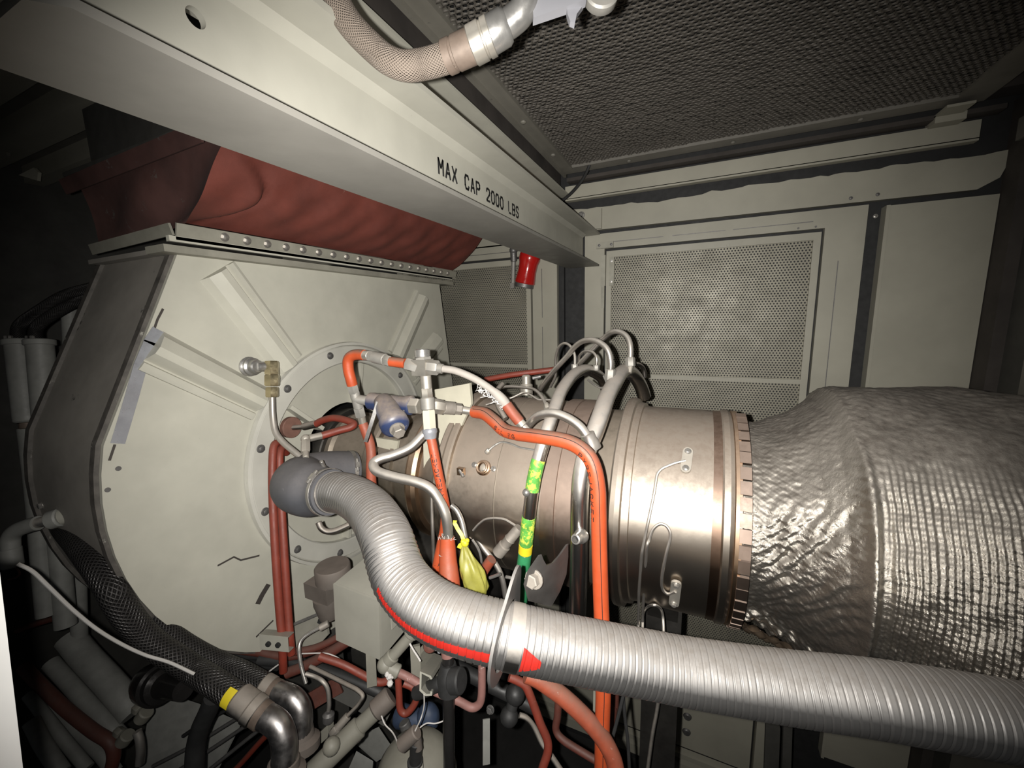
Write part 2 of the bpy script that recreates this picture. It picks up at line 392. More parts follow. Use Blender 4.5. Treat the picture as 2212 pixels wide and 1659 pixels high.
# stroke lettering: (x0,y0,x1,y1) bars in a 1 x 1 cell, with stencil gaps
GLY={'M':[(0,0,0,.40),(0,.52,0,1),(0,1,.5,.45),(.5,.45,1,1),(1,0,1,.40),(1,.52,1,1)],
'A':[(0,0,.22,.45),(.28,.57,.5,1),(.5,1,.72,.57),(.78,.45,1,0),(.27,.33,.73,.33)],
'X':[(0,0,.42,.44),(.58,.56,1,1),(0,1,.42,.56),(.58,.44,1,0)],
'C':[(1,.78,.8,1),(.8,1,.55,1),(.42,1,.2,1),(.2,1,0,.75),(0,.75,0,.25),(0,.25,.2,0),(.2,0,.42,0),(.55,0,.8,0),(.8,0,1,.22)],
'P':[(0,0,0,.42),(0,.56,0,1),(.1,1,.75,1),(.75,1,1,.85),(1,.85,1,.62),(1,.62,.75,.48),(.75,.48,.12,.48)],
'2':[(0,.75,.1,.95),(.1,.95,.4,1),(.52,1,.85,.95),(.85,.95,1,.75),(1,.75,.9,.55),(.9,.55,0,.05),(0,0,1,0)],
'0':[(0,.25,0,.46),(0,.56,0,.78),(0,.78,.25,1),(.25,1,.75,1),(.75,1,1,.78),(1,.78,1,.56),(1,.46,1,.22),(1,.22,.75,0),(.75,0,.25,0),(.25,0,0,.22)],
'L':[(0,1,0,.14),(.2,0,1,0)],
'B':[(0,0,0,1),(.15,1,.75,1),(.75,1,1,.85),(1,.85,.95,.6),(.95,.6,.7,.52),(.15,.52,.7,.52),(.7,.52,1,.4),(1,.4,1,.15),(1,.15,.75,0),(.75,0,.15,0)],
'S':[(1,.8,.8,1),(.8,1,.25,1),(.25,1,0,.8),(0,.8,.1,.6),(.1,.6,.9,.4),(.9,.4,1,.2),(1,.2,.75,0),(.75,0,.2,0),(.2,0,0,.2)],
'Y':[(0,1,.5,.5),(1,1,.5,.5),(.5,.5,.5,0)],'R':[(0,0,0,1),(0,1,.75,1),(.75,1,1,.85),(1,.85,1,.62),(1,.62,.75,.5),(.75,.5,0,.5),(.5,.5,1,0)],
'E':[(0,0,0,1),(0,1,1,1),(0,.5,.8,.5),(0,0,1,0)],'J':[(1,1,1,.2),(1,.2,.75,0),(.75,0,.25,0),(.25,0,0,.2)],
'K':[(0,0,0,1),(0,.4,1,1),(.35,.6,1,0)],'T':[(0,1,1,1),(.5,1,.5,0)],'I':[(.5,0,.5,1)],'G':[(1,.8,.75,1),(.75,1,.25,1),(.25,1,0,.75),(0,.75,0,.25),(0,.25,.25,0),(.25,0,.8,0),(1,.1,1,.45),(1,.45,.6,.45)],
'F':[(0,0,0,1),(0,1,1,1),(0,.5,.8,.5)],'O':[(0,.2,0,.8),(0,.8,.25,1),(.25,1,.75,1),(.75,1,1,.8),(1,.8,1,.2),(1,.2,.75,0),(.75,0,.25,0),(.25,0,0,.2)]}
def letters(mb,text,place,adv,w,h,thick,deep):
    """place(u,v,lift) -> 3D point; bars get real thickness"""
    for i,ch in enumerate(text):
        for x0,y0,x1,y1 in GLY.get(ch,[]):
            a=(i*adv+x0*w,y0*h); b=(i*adv+x1*w,y1*h); dx,dy=b[0]-a[0],b[1]-a[1]; l=math.hypot(dx,dy) or 1
            nx,ny=-dy/l*thick/2,dx/l*thick/2; ex,ey=dx/l*thick*.3,dy/l*thick*.3
            q=[(a[0]-ex+nx,a[1]-ey+ny),(a[0]-ex-nx,a[1]-ey-ny),(b[0]+ex-nx,b[1]+ey-ny),(b[0]+ex+nx,b[1]+ey+ny)]
            lo=[place(u,v,-deep*.3) for u,v in q]; hi=[place(u,v,deep) for u,v in q]
            mb.add(lo+hi,[(0,1,2,3),(7,6,5,4),(0,4,5,1),(1,5,6,2),(2,6,7,3),(3,7,4,0)])
    return mb
def along(pts,ang_dir,r):
    """place() for lettering that runs along a tube: u metres along, v metres round from the side facing ang_dir"""
    R_=resample(pts,.004); F=frames(R_); L_=[.0]
    for a,b in zip(F,F[1:]): L_.append(L_[-1]+(b[0]-a[0]).length)
    def place(u,v,lift):
        i=min(len(F)-1,max(0,int(u/L_[-1]*(len(F)-1)))); p,t,_,_=F[i]
        f=V(ang_dir)-t*V(ang_dir).dot(t); f.normalize(); g=f.cross(t); a=v/r
        return p+t*(u-L_[i])+(f*math.cos(a)+g*math.sin(a))*(r+lift)
    return place

# ================================================================ the enclosure (setting)
structure('floor',MB().bx(-2.9,1.3,-.6,2.3,-.32,-.27),DECK)
structure('wall_left',MB().bx(-2.9,-2.85,-.6,2.3,-.27,3.3),DARKP)
rw=structure('wall_right',MB().bx(1.0,1.05,.9,2.3,-.27,3.3),DARKP)
mb=MB().bx(.965,1.0,2.0,2.1,-.27,3.1).bx(.97,1.0,1.35,1.86,.0,2.95)
MB().bx(.965,1.0,2.02,2.11,-.27,3.1).build('corner_post',DKBROWN,rw)
MB().bx(.97,1.0,1.2,1.86,.0,2.62).build('wall_panel',CEILP,rw)
MB().bx(.955,1.0,.9,2.05,2.95,3.02).build('edge_angle',CEILP,rw)
wb=structure('wall_back',MB().bx(-2.85,1.0,2.15,2.2,-.27,3.3),GAPM)
# header plate with a ragged sealant edge, angle trim above it
hp=[(-.51,2.10,2.828),(.90,2.10,2.818),(.955,2.10,2.85),(.985,2.10,2.94)]
top=[]; x=.985
while x>-.62:
    top.append((x,2.10,2.938+random.uniform(-.006,.004)-(.012 if -.3<x<0 else 0))); x-=random.uniform(.02,.05)
MB().prism(hp+top[1:]+[(-.62,2.10,2.93),(-.62,2.10,2.828)],(0,.03,0)).build('header_plate',WALLP,wb)
MB().bx(-2.8,-.70,2.10,2.13,2.80,2.94).build('header_plate',WALLP,wb)
MB().bx(-.62,.86,2.04,2.10,2.975,3.035).bx(-.62,.86,2.04,2.07,2.968,2.978).build('trim_angle',WALLP,wb)
MB().bx(.72,.80,1.99,2.06,3.03,3.055).bx(.72,.79,1.92,2.0,3.05,3.058).build('clip_bracket',WALLP,wb)
sm=MB()
for q in ((1838,428),(1897,418)): pass
b=MB().bolt((0.5362,2.098,2.8381),(0,-1,0),.005,.003).build('screw',DBOLT,wb)
MB().bolt((0.6188,2.098,2.8403),(0,-1,0),.005,.003).build('screw',DBOLT,wb)
# blank panel to the right of the post gap, lower panels and post
MB().bx(.648,.962,2.10,2.14,.25,2.795).bx(.648,.66,2.09,2.10,.25,2.795).build('blank_panel',WALLP,wb)
MB().bolt((0.6259,2.12,2.7638),(0,-1,0),.006,.004).build('screw',BOLTM,wb)
MB().bx(-1.0,.36,2.10,2.14,.0,.42).build('lower_panel',WALLP,wb)
MB().bx(-1.0,.60,2.08,2.12,-.06,-.03).build('kick_strip',WALLP,wb)
MB().bx(-1.0,.60,2.085,2.12,-.16,-.10).build('kick_strip',WALLP,wb)
MB().bx(.37,.42,2.06,2.12,-.27,.42).build('lower_post',WALLP,wb)
for q in ((0.0529,2.095,0.213),(0.0524,2.095,0.1133)): MB().cyl(q,V(q)+V((0,-.012,0)),.022,.018).build('knob',DBOLT,wb)

def door(name,x0,x1,ix0,ix1,zt,zb,bar,parts_right=True):
    d=structure(name,MB().bx(x0,x1,2.135,2.145,zb-.1,zt+.085),GAPM)
    z0=zb-.1; z1=zt+.085
    MB().bx(x0,x1,2.10,2.125,zt+.012,z1).build('frame_top',WALLP,d)
    MB().bx(x0,ix0-.010,2.10,2.125,z0,zt+.012).build('frame_side',WALLP,d)
    MB().bx(ix1+.010,x1,2.10,2.125,z0,zt+.012).build('frame_side',WALLP,d)
    MB().bx(ix0,ix1,2.098,2.122,zt-.032,zt-.002).build('leaf_top_rail',WALLP,d)
    MB().bx(ix0,ix0+.026,2.098,2.122,z0,zt-.032).build('leaf_stile',WALLP,d)
    MB().bx(ix1-.026,ix1,2.098,2.122,z0,zt-.032).build('leaf_stile',WALLP,d)
    MB().bx(ix0+.026,ix1-.026,2.098,2.118,bar-.010,bar+.010).build('leaf_cross_rail',WALLP,d)
    MB().bx(ix0+.01,ix1-.01,2.108,2.110,z0,zt-.02).build('perforated_sheet',PERF,d)
    return d
d1=door('door_1',-.535,.596,-.425,.452,2.722,.55,2.095)
d2=door('door_2',-1.75,-.700,-1.70,-.836,2.722,.55,2.13)
# fine trim seams on the door frames
for (a,b_) in ((-.40,-.16),(-.12,.10),(.13,.42)): MB().bx(a,b_,2.0985,2.101,2.762,2.765).build('seam',DBOLT,d1)
for (a,b_) in ((1.2,2.0),(2.05,2.6)): MB().bx(.515,.518,2.0985,2.101,a,b_).build('seam',DBOLT,d1)
for (a,b_) in ((1.75,2.35),(2.4,2.66)): MB().bx(-.772,-.769,2.0985,2.101,a,b_).build('seam',DBOLT,d2)
MB().bx(-1.3,-.86,2.0985,2.101,2.762,2.765).build('seam',DBOLT,d2)
# hinge leaf and bolt bar at the upper left corner of door 1
MB().bx(-.448,-.425,2.075,2.10,2.55,2.70).bx(-.445,-.428,2.072,2.078,2.44,2.55).build('hinge_barrel',CLAMPM,d1)
hl=MB().bx(-.408,-.385,2.088,2.099,2.55,2.69).build('hinge_leaf',CLAMPM,d1)
MB().bx(-.475,-.39,2.09,2.10,2.735,2.765).build('latch_plate',CLAMPM,d1)
for z in (2.57,2.67): MB().bolt((-.397,2.088,z),(0,-1,0),.005,.004).build('rivet',BOLTM,hl)
for x in (-.46,-.40): MB().bolt((x,2.09,2.75),(0,-1,0),.005,.004).build('rivet',DBOLT,d1)
for x,z in ((.37,2.742),(.43,2.742)): MB().cyl((x,2.0985,z),(x,2.096,z),.004).build('rivet',DBOLT,d1)
for q in ((0.114,2.097,2.6977),(-0.184,2.097,2.7024)): MB().cyl(q,V(q)+V((0,-.003,0)),.007).build('rivet',WALLP,d1)
MB().bx(-.668,-.654,2.125,2.15,.3,2.79).build('post_strip',GAPM,wb)
MB().bx(-.697,-.682,2.09,2.12,.3,2.80).build('post_strip',WALLP,wb)

# ceiling: dirty roof sheet, roof channels on the left, filter bank on the right
ce=structure('ceiling',MB().bx(-2.85,1.0,-.6,2.3,3.2,3.25),DARKP)
for y,w in ((.28,.07),(.50,.07),(.665,.085),(.86,.06),(1.25,.06),(1.6,.06)):
    MB().bx(-2.8,-.75,y,y+w,3.06,3.2).build('roof_channel',WALLP,ce)
MB().bx(-2.8,-.75,-.5,1.9,3.13,3.19).build('roof_sheet',CEILP,ce)
MB().bx(-.658,-.602,-.5,2.06,2.992,3.0).build('roof_channel',CREAM,ce)
MB().bx(-.658,-.650,-.5,2.06,3.0,3.2).build('roof_channel',DKBROWN,ce)
MB().bx(-.78,-.658,-.5,2.06,3.03,3.04).build('roof_channel',CEILP,ce)
MB().bx(-.650,-.600,-.5,2.06,3.14,3.19).build('recess_panel',DARKP,ce)
MB().bx(-.6,.97,1.975,2.06,3.10,3.19).build('recess_panel',DKBROWN,ce)
MB().bx(-.6,.9,2.0,2.05,3.045,3.06).build('recess_panel',DKBROWN,ce)
# filter bank
fb=thing('air_filter_bank','large dark filter bank of expanded metal mesh set in the roof above the engine','air filter',(0,1.0,3.08))
MB().bx(-.602,-.548,-.55,1.975,3.07,3.10).build('frame_side',CEILF,fb)
MB().bx(.74,.83,-.55,1.975,3.07,3.10).build('frame_side',CEILP,fb)
MB().bx(-.548,.74,1.905,1.975,3.07,3.10).build('frame_end',CEILP,fb)
MB().bx(-.56,-.545,-.55,1.91,3.064,3.07).bx(-.606,-.594,-.55,1.975,3.056,3.07).build('frame_lip',CEILF,fb)
MB().bx(-.60,.78,-.55,1.95,3.13,3.14).build('filter_media',BLACKM,fb)
for q in ((-.575,1.05),(-.575,1.40),(-.575,1.72)): MB().ball((q[0],q[1],3.068),.011,12,(1,1,.6)).build('rivet',CEILF,fb)
for x in (-.3,.1,.5): MB().ball((x,1.94,3.068),.009,12,(1,1,.6)).build('rivet',CEILP,fb)
# mesh of hexagonal cells, each wall a thin standing strip
pit=.0165; pr=pit*.866; cells=[]
j=0; y=-.52
while y<1.9:
    x=-.545+(pit/2 if j%2 else 0)
    while x<.735: cells.append((x,y)); x+=pit
    y+=pr; j+=1
cells=np.array(cells); ang=np.radians(np.arange(6)*60+30)
ro=pit/2/.866*1.0; ri=ro*.80
hexo=np.stack([np.cos(ang)*ro,np.sin(ang)*ro],-1); hexi=np.stack([np.cos(ang)*ri,np.sin(ang)*ri],-1)
jit=np.random.RandomState(3).uniform(-.0022,.0022,(len(cells),1,1))
n=len(cells)
A=np.zeros((n,18,3)); A[:,:6,:2]=cells[:,None]+hexo; A[:,6:12,:2]=cells[:,None]+hexi; A[:,12:,:2]=cells[:,None]+hexi*.90
ph=np.array([0,.0025,0,.0025,0,.0025])
A[:,:6,2]=3.078+ph; A[:,6:12,2]=3.078+ph; A[:,12:,2]=3.0828; A[:,:,2]+=jit[:,:,0]
q=[]
for k in range(6):
    k2=(k+1)%6; q.append((k,6+k,6+k2,k2)); q.append((6+k,12+k,12+k2,6+k2))
q=(np.array(q)[None]+np.arange(n)[:,None,None]*18).reshape(-1,4)
me=bpy.data.meshes.new('filter_mesh'); me.vertices.add(n*18); me.vertices.foreach_set('co',(A.reshape(-1,3)-np.array((0,1.0,3.08))).astype(np.float32).ravel())
me.loops.add(q.size); me.loops.foreach_set('vertex_index',q.astype(np.int32).ravel()); me.polygons.add(len(q))
me.polygons.foreach_set('loop_start',np.arange(0,q.size,4,dtype=np.int32)); me.polygons.foreach_set('loop_total',np.full(len(q),4,np.int32)); me.update(calc_edges=True)
me.materials.append(MESHM); o=bpy.data.objects.new('filter_mesh',me); COL.objects.link(o); o.parent=fb; o['kind']='stuff'
# white door edge close to the camera at the lower left
q0,q1=V((-0.5612,0.1077,2.1992)),V((-0.5285,0.0846,1.9873)); left=V((-0.5667,0.0549,2.2293))-q0
tr=structure('trim_1',MB().prism([q0,q1,q1+left,q0+left],(CAMR@V((0,0,1)))*.02),WHITEP)

# ================================================================ hoist beam
BX0,BX1,BY0,BY1=-.618,-.456,.165,2.075; BZ0,BZ1=2.648,2.800; WX=-.531
hb=thing('hoist_beam','long cream steel I-beam overhead, stencilled with its load limit','beam',((BX0+BX1)/2,1.1,BZ0))
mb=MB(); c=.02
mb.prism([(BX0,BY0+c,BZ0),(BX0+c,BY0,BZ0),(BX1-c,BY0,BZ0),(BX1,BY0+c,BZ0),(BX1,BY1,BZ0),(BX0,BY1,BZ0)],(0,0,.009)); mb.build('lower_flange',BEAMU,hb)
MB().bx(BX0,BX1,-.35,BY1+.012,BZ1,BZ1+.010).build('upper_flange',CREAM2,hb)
# web with a real round hole, sloped fillets at the flanges
hc=V((-0.531,0.3241,2.7446)); hr=.0105; wb_=MB(); n=24
zlo,zhi=BZ0+.009,BZ1; y0,y1=hc.y-.06,hc.y+.06
ring=[(hc.y+hr*math.cos(2*math.pi*k/n),hc.z+hr*math.sin(2*math.pi*k/n)) for k in range(n)]
out=[]
for k in range(n):
    a=2*math.pi*k/n; ca,sa=math.cos(a),math.sin(a)
    t=min((y1-hc.y)/abs(ca) if abs(ca)>1e-6 else 9,((zhi-hc.z) if sa>0 else (hc.z-zlo))/abs(sa) if abs(sa)>1e-6 else 9)
    out.append((hc.y+t*ca,hc.z+t*sa))
for X_,fl_ in ((WX,1),(WX-.010,0)):
    vs=[(X_,a,b) for a,b in ring]+[(X_,a,b) for a,b in out]
    wb_.add(vs,[(k,n+k,n+(k+1)%n,(k+1)%n) for k in range(n)])
wb_.add([(WX,a,b) for a,b in ring]+[(WX-.010,a,b) for a,b in ring],[(k,(k+1)%n,n+(k+1)%n,n+k) for k in range(n)])
cor=[(y0,zlo),(y0,zhi),(y1,zlo),(y1,zhi)]
for X_ in (WX,WX-.010):
    for cy_,cz_ in cor:
        k=min(range(n),key=lambda k:(out[k][0]-cy_)**2+(out[k][1]-cz_)**2)
        best=sorted(range(n),key=lambda k:(out[k][0]-cy_)**2+(out[k][1]-cz_)**2)[:2]
        wb_.add([(X_,cy_,cz_)]+[(X_,)+out[k] for k in best],[(0,1,2)])
wb_.bx(WX-.010,WX,-.35,y0,zlo,zhi); wb_.bx(WX-.010,WX,y1,BY1-.03,zlo,zhi)
web=wb_.build('web',CREAM2,hb)
MB().prism([(WX,-.35,zhi),(WX+.016,-.35,zhi),(WX,-.35,zhi-.014)],(0,BY1+.35-.03,0)).prism([(WX,BY0,zlo),(WX+.016,BY0,zlo),(WX,BY0,zlo+.007)],(0,BY1-BY0-.03,0)).build('fillet',CREAM2,hb)
def webplace(p0,p1):
    p0,p1=V(p0),V(p1); d=(p1-p0).normalized(); u=V((0,0,1))
    return (lambda a,b,l: p0+d*a+u*b+V((l,0,0))),(p1-p0).length
pl,ln=webplace((-0.531,0.7985,2.7197),(-0.531,1.2382,2.7153))
tx='MAX CAP 2000 LBS'; adv=ln/(len(tx)-.35)
letters(MB(),tx,pl,adv,adv*.62,.031,.0056,.0006).build('stencil_lettering',INK,web,label='black stencilled words MAX CAP 2000 LBS')
MB().prism([(-.62,2.085,2.83),(-.449,2.085,2.83),(-.449,2.085,2.925),(-.62,2.085,2.925)],(0,.014,0)).build('end_plate',WALLP,hb)
q=V((-0.5491,2.083,2.9027)); MB().bolt(q,(0,-1,0),.013,.02).build('end_bolt',CHROME,[c for c in COL.objects if c.name=='end_plate'][0])
MB().cyl((WX,1.83,2.70),(WX+.003,1.83,2.70),.006).build('web_rivet',BOLTM,hb)

# ================================================================ air inlet plenum
PX=-1.239; CY,CZ_=1.15,1.89
pn=thing('inlet_plenum','big cream air inlet plenum with a round nosed bottom, left of the engine','plenum',(PX,1.15,1.2))
# outline of the front, in (y,z)
oc=(1.15,1.95); OR=.752; outl=[]
a0,a1=math.radians(166),math.radians(374)
for k in range(41):
    a=a0+(a1-a0)*k/40; outl.append((oc[0]+OR*math.cos(a),oc[1]+OR*math.sin(a)))
outl+= [(1.815,2.59),(.632,2.592)]
def outray(a):
    ca,sa=math.cos(a),math.sin(a); best=9
    for (y0,z0),(y1,z1) in zip(outl,outl[1:]+outl[:1]):
        dy,dz=y1-y0,z1-z0; det=ca*(-dz)+sa*dy
        if abs(det)<1e-9: continue
        t=((y0-CY)*(-dz)+(z0-CZ_)*dy)/det; s=(ca*(z0-CZ_)-sa*(y0-CY))/det
        if t>0 and -1e-6<=s<=1+1e-6: best=min(best,t)
    return best
angs=sorted(set([2*math.pi*k/180 for k in range(180)]+[math.atan2(z-CZ_,y-CY)%(2*math.pi) for y,z in outl]))
n=len(angs); RI=.421
mb=MB(); inn=[(CY+RI*math.cos(a),CZ_+RI*math.sin(a)) for a in angs]; ou=[(CY+outray(a)*math.cos(a),CZ_+outray(a)*math.sin(a)) for a in angs]
mb.add([(PX,)+p for p in inn]+[(PX,)+p for p in ou],[(k,n+k,n+(k+1)%n,(k+1)%n) for k in range(n)])
mb.add([(PX-.012,)+p for p in inn]+[(PX-.012,)+p for p in ou],[(k,(k+1)%n,n+(k+1)%n,n+k) for k in range(n)])
mb.add([(PX,)+p for p in ou]+[(PX-.012,)+p for p in ou],[(k,n+k,n+(k+1)%n,(k+1)%n) for k in range(n)])
mb.build('front_plate',CREAM,pn)
# side band behind the front, and the seam rim
mb=MB(); m_=len(outl)
mb.add([(PX-.012,y,z) for y,z in outl]+[(PX-.40,y,z) for y,z in outl],[(k,(k+1)%m_,m_+(k+1)%m_,m_+k) for k in range(m_)]); mb.build('side_band',SIDESH,pn,angle=25)
rim=[(oc[0]+(y-oc[0])*1.012,oc[1]+(z-oc[1])*1.012) for y,z in outl]
mb=MB(); mb.add([(PX-.014,y,z) for y,z in outl]+[(PX-.014,y,z) for y,z in rim]+[(PX-.036,y,z) for y,z in rim]+[(PX-.036,y,z) for y,z in outl],
  [(j*m_+k,j*m_+(k+1)%m_,(j+1)*m_+(k+1)%m_,(j+1)*m_+k) for j in range(3) for k in range(m_)]); mb.build('seam_rim',RIMP,pn,angle=25)
mb=MB(); mb.add([(PX-.385,y,z) for y,z in outl]+[(PX-.385,oc[0]+(y-oc[0])*1.012,oc[1]+(z-oc[1])*1.012) for y,z in outl]+[(PX-.41,oc[0]+(y-oc[0])*1.012,oc[1]+(z-oc[1])*1.012) for y,z in outl],
  [(j*m_+k,j*m_+(k+1)%m_,(j+1)*m_+(k+1)%m_,(j+1)*m_+k) for j in range(2) for k in range(m_)]); mb.build('rear_rim',RIMP,pn,angle=25)
for k in range(5):
    y,z=outl[3+k*4]; MB().bolt((PX-.36,y+(y-oc[0])*.0,z),(y-oc[0],0+0,z-oc[1]) if False else (0,y-oc[0],z-oc[1]),.008,.008).build('rim_bolt',BOLTM,pn)
# bolted ring, recessed hub cone with ribs
mb=MB(); mb.lathe((PX-.012,CY,CZ_),(1,0,0),[(0,.421),(.018,.421),(.022,.417),(.022,.360),(.018,.356),(-.02,.356)],96,caps=False); rng=mb.build('bolt_ring',GREYP,pn)
mb=MB(); mb.lathe((PX,CY,CZ_),(1,0,0),[(.002,.436),(.016,.434),(.018,.424),(.0,.420)],96,caps=False); mb.build('seal_bead',GREYP,pn)
ba=[math.radians(11.7+30*k) for k in range(12)]
bo=MB().bolt((PX+.010,CY+.398*math.cos(ba[0]),CZ_+.398*math.sin(ba[0])),(1,0,0),.010,.009).build('ring_bolt',DBOLT,rng)
copies(bo,[(0,.398*(math.cos(a)-math.cos(ba[0])),.398*(math.sin(a)-math.sin(ba[0]))) for a in ba[1:]])
mb=MB(); mb.lathe((PX,CY,CZ_),(1,0,0),[(-.018,.358),(-.022,.33),(-.035,.22),(-.035,.192)],96,caps=False); hbc=mb.build('hub_cone',CREAM,pn)
for k in range(6):
    a=math.radians(18+60*k); d=V((0,math.cos(a),math.sin(a))); c0=V((PX-.022,CY,CZ_))
    MB().box(c0+d*.27+V((.004,0,0)),(.06,.16,.014),(V((1,0,0)),d,V((1,0,0)).cross(d))).build('hub_rib',CREAM,hbc)
# radial hat stiffeners welded on the front
for k,(a,r0,r1) in enumerate(((123,.447,.79),(143.4,.447,.762),(51,.45,.80),(33,.45,.74),(200,.0,0))):
    if not r1: continue
    a=math.radians(a); d=V((0,math.cos(a),math.sin(a))); s=V((1,0,0)).cross(d); base=V((PX,CY,CZ_))
    prof=[(-.056,0),(-.056,.010),(-.048,.013),(-.036,.013),(-.032,.004),(-.028,.004),(-.010,.034),(.010,.036),(.040,.022),(.052,.004),(.056,0)]
    if k in (1,2): prof=[(-x_,h_) for x_,h_ in prof][::-1]
    pol=[base+d*r0+s*x_+V((h_,0,0)) for x_,h_ in prof]
    MB().prism(pol,d*(r1-r0)).build('stiffener',CREAM,pn,angle=20)
# black scorched weld marks and scrapes on the front
for pts in ([(-1.2375,0.5783,2.4459),(-1.2375,0.5629,2.4194),(-1.2375,0.5501,2.3897)],[(-1.2375,0.6852,1.4142),(-1.2375,0.7448,1.4282)],[(-1.2375,0.6099,1.7104),(-1.2375,0.6556,1.7112),(-1.2375,0.6733,1.6899),(-1.2375,0.729,1.6725)],[(-1.2375,0.4393,2.1293),(-1.2375,0.4244,2.0944)]):
    MB().strip(pts,.005 if pts[0][1]<.75 else .0028,.0012,(1,0,0)).build('scuff_mark',DKBROWN,pn)
MB().strip([(-1.2372,0.7454,1.5605),(-1.2372,0.7208,1.5389),(-1.2372,0.703,1.5186)],.017,.0015,(1,0,0)).build('scuff_mark',DKBROWN,pn)
for pts in ([(-1.2365,0.5608,2.394),(-1.2365,0.5371,2.3605)],[(-1.2365,0.5405,2.3649),(-1.2365,0.5122,2.3078),(-1.2365,0.4861,2.2375),(-1.2365,0.4628,2.1776),(-1.2365,0.4441,2.1302)]): MB().strip(pts,.027,.0014,(1,0,0)).build('tape_strip',TAPE,pn,label='grey adhesive tape strip')
for q in ((247,1058),(254,1010),(232,1180),(300,1290)): 
    pass
for q in ((-1.238,0.4117,2.0272),(-1.238,0.4371,2.0703)): MB().cyl(q,V(q)+V((.003,0,0)),.0055).build('plug_rivet',DBOLT,pn)
# top ledge flange of the plenum
MB().bx(PX-.05,PX+.035,.585,1.90,2.585,2.603).build('top_flange',CLAMPM,pn)
MB().bx(PX-.40,PX-.05,.60,1.90,2.588,2.600).build('top_flange',SIDESH,pn)
MB().bx(PX+.02,PX+.034,.60,1.89,2.612,2.626).build('top_flange',CREAM,pn)

# ================================================================ red expansion bellows
be=thing('expansion_bellows','brick red cloth expansion bellows clamped on top of the plenum','bellows',(PX,1.25,2.66))
YL,YR=.650,1.915; ZL=2.665; XU,ZU=-1.005,2.838
nu,nv=90,22
def cloth(t,s):
    y=YL+(YR-YL)*s; sp=math.sin(math.pi*t)
    bul=.028*sp*(.35+.65*abs(math.sin(s*3.1+.4))); wr=(.004*math.sin(s*38+t*5)+.003*math.sin(s*71-t*9))*sp
    cre=.115*math.sin(math.pi*t**1.25)+.004; lobe=.030*sp/(1+math.exp(max(-40,min(40,(y-YL-cre)/.006))))
    dip=-.016*sp*math.exp(-((y-YL-cre-.014)/.014)**2); d=bul+wr+lobe+dip
    return V((PX+.02+(XU-PX-.02)*t+d*.59,y-.03*sp*math.exp(-s/.05),ZL+(ZU-ZL)*t-d*.81))
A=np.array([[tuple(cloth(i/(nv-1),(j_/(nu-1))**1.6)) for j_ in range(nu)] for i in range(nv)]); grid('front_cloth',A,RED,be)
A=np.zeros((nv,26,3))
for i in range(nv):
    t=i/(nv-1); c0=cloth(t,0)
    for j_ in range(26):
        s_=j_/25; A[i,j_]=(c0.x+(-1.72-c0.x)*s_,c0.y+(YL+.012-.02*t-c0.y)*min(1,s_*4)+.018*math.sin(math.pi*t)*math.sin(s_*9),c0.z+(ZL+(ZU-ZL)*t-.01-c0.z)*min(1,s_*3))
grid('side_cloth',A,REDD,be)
lcb=MB().strip([(PX+.026,YL-.03,ZL-.022),(PX+.026,YR+.02,ZL-.022)],.036,.006,(.75,0,-.25)).bx(PX+.0,PX+.034,YL-.035,YR+.02,ZL-.048,ZL-.040).build('lower_clamp_bar',CLAMPM,be)
nrm=V((.59,0,-.81))
ucb=MB().strip([(XU,YL-.03,ZU+.002),(XU,YR+.09,ZU+.002)],.036,.006,nrm).build('upper_clamp_bar',CLAMPM,be)
MB().strip([(XU+.024,YL-.035,ZU+.018),(XU+.024,YR+.09,ZU+.018)],.014,.006,nrm).build('upper_cloth_edge',RED,be)
bl=MB().bolt((PX+.032,.735,ZL-.022),(.95,0,-.3),.009,.008).build('clamp_bolt',BOLTM,lcb)
copies(bl,[(0,.062*k,0) for k in range(1,19)])
bu=MB().bolt((XU+.004,.71,ZU-.003),nrm,.009,.008).build('clamp_bolt',BOLTM,ucb)
copies(bu,[(0,.088*k,0) for k in range(1,14)])
MB().strip([(PX-.02,YL-.012,ZL-.012),(-1.70,YL-.012,ZL-.025)],.03,.006,(0,-1,-.2)).build('side_clamp_bar',CLAMPM,be)
MB().strip([(XU-.05,YL-.03,ZU),(-1.75,YL-.03,ZU-.015)],.04,.006,(0,-1,-.3)).build('side_clamp_bar',REDD,be)
du=thing('inlet_duct','dark grey inlet duct rising from the red bellows to the roof','duct',(-1.35,1.25,2.86))
MB().bx(-1.75,XU-.0,YL-.03,1.93,2.852,2.864).build('duct_flange',DARKP,du)
MB().bx(-1.72,XU-.10,YL+.03,1.90,2.864,3.055).build('duct_body',DARKP,du)

# ================================================================ turbine engine
AY,AZ=1.15,1.875
en=thing('turbine_engine','tan metal turbine engine with stepped round casings lying across the room','engine',(-.4,AY,AZ))
def ring(name,prof,m,seg=96,label=None):
    """profile of (x, radius) turned about the engine axis"""
    x0=prof[0][0]; return MB().lathe((x0,AY,AZ),(1,0,0),[(x-x0,r) for x,r in prof],seg,caps=False).build(name,m,en,angle=30,label=label)
ring('inlet_flange',[(-1.275,.03),(-1.275,.186),(-1.225,.186),(-1.222,.181),(-1.222,.166)],ENGBLK)
ring('inlet_case',[(-1.225,.166),(-1.20,.170),(-1.19,.158),(-1.05,.160),(-.995,.176)],ENGD)
ring('clamp_band',[(-1.0,.17),(-1.0,.206),(-.992,.21),(-.968,.21),(-.96,.204),(-.96,.17)],ENGD)
ring('compressor_case',[(-.962,.184),(-.90,.188),(-.898,.2),(-.885,.2),(-.883,.188),(-.80,.196)],ENGD)
ring('clamp_band',[(-.80,.18),(-.80,.226),(-.79,.232),(-.772,.232),(-.762,.224),(-.762,.19)],BAND)
ring('diffuser_cone',[(-.765,.205),(-.70,.235),(-.656,.262)],ENG)
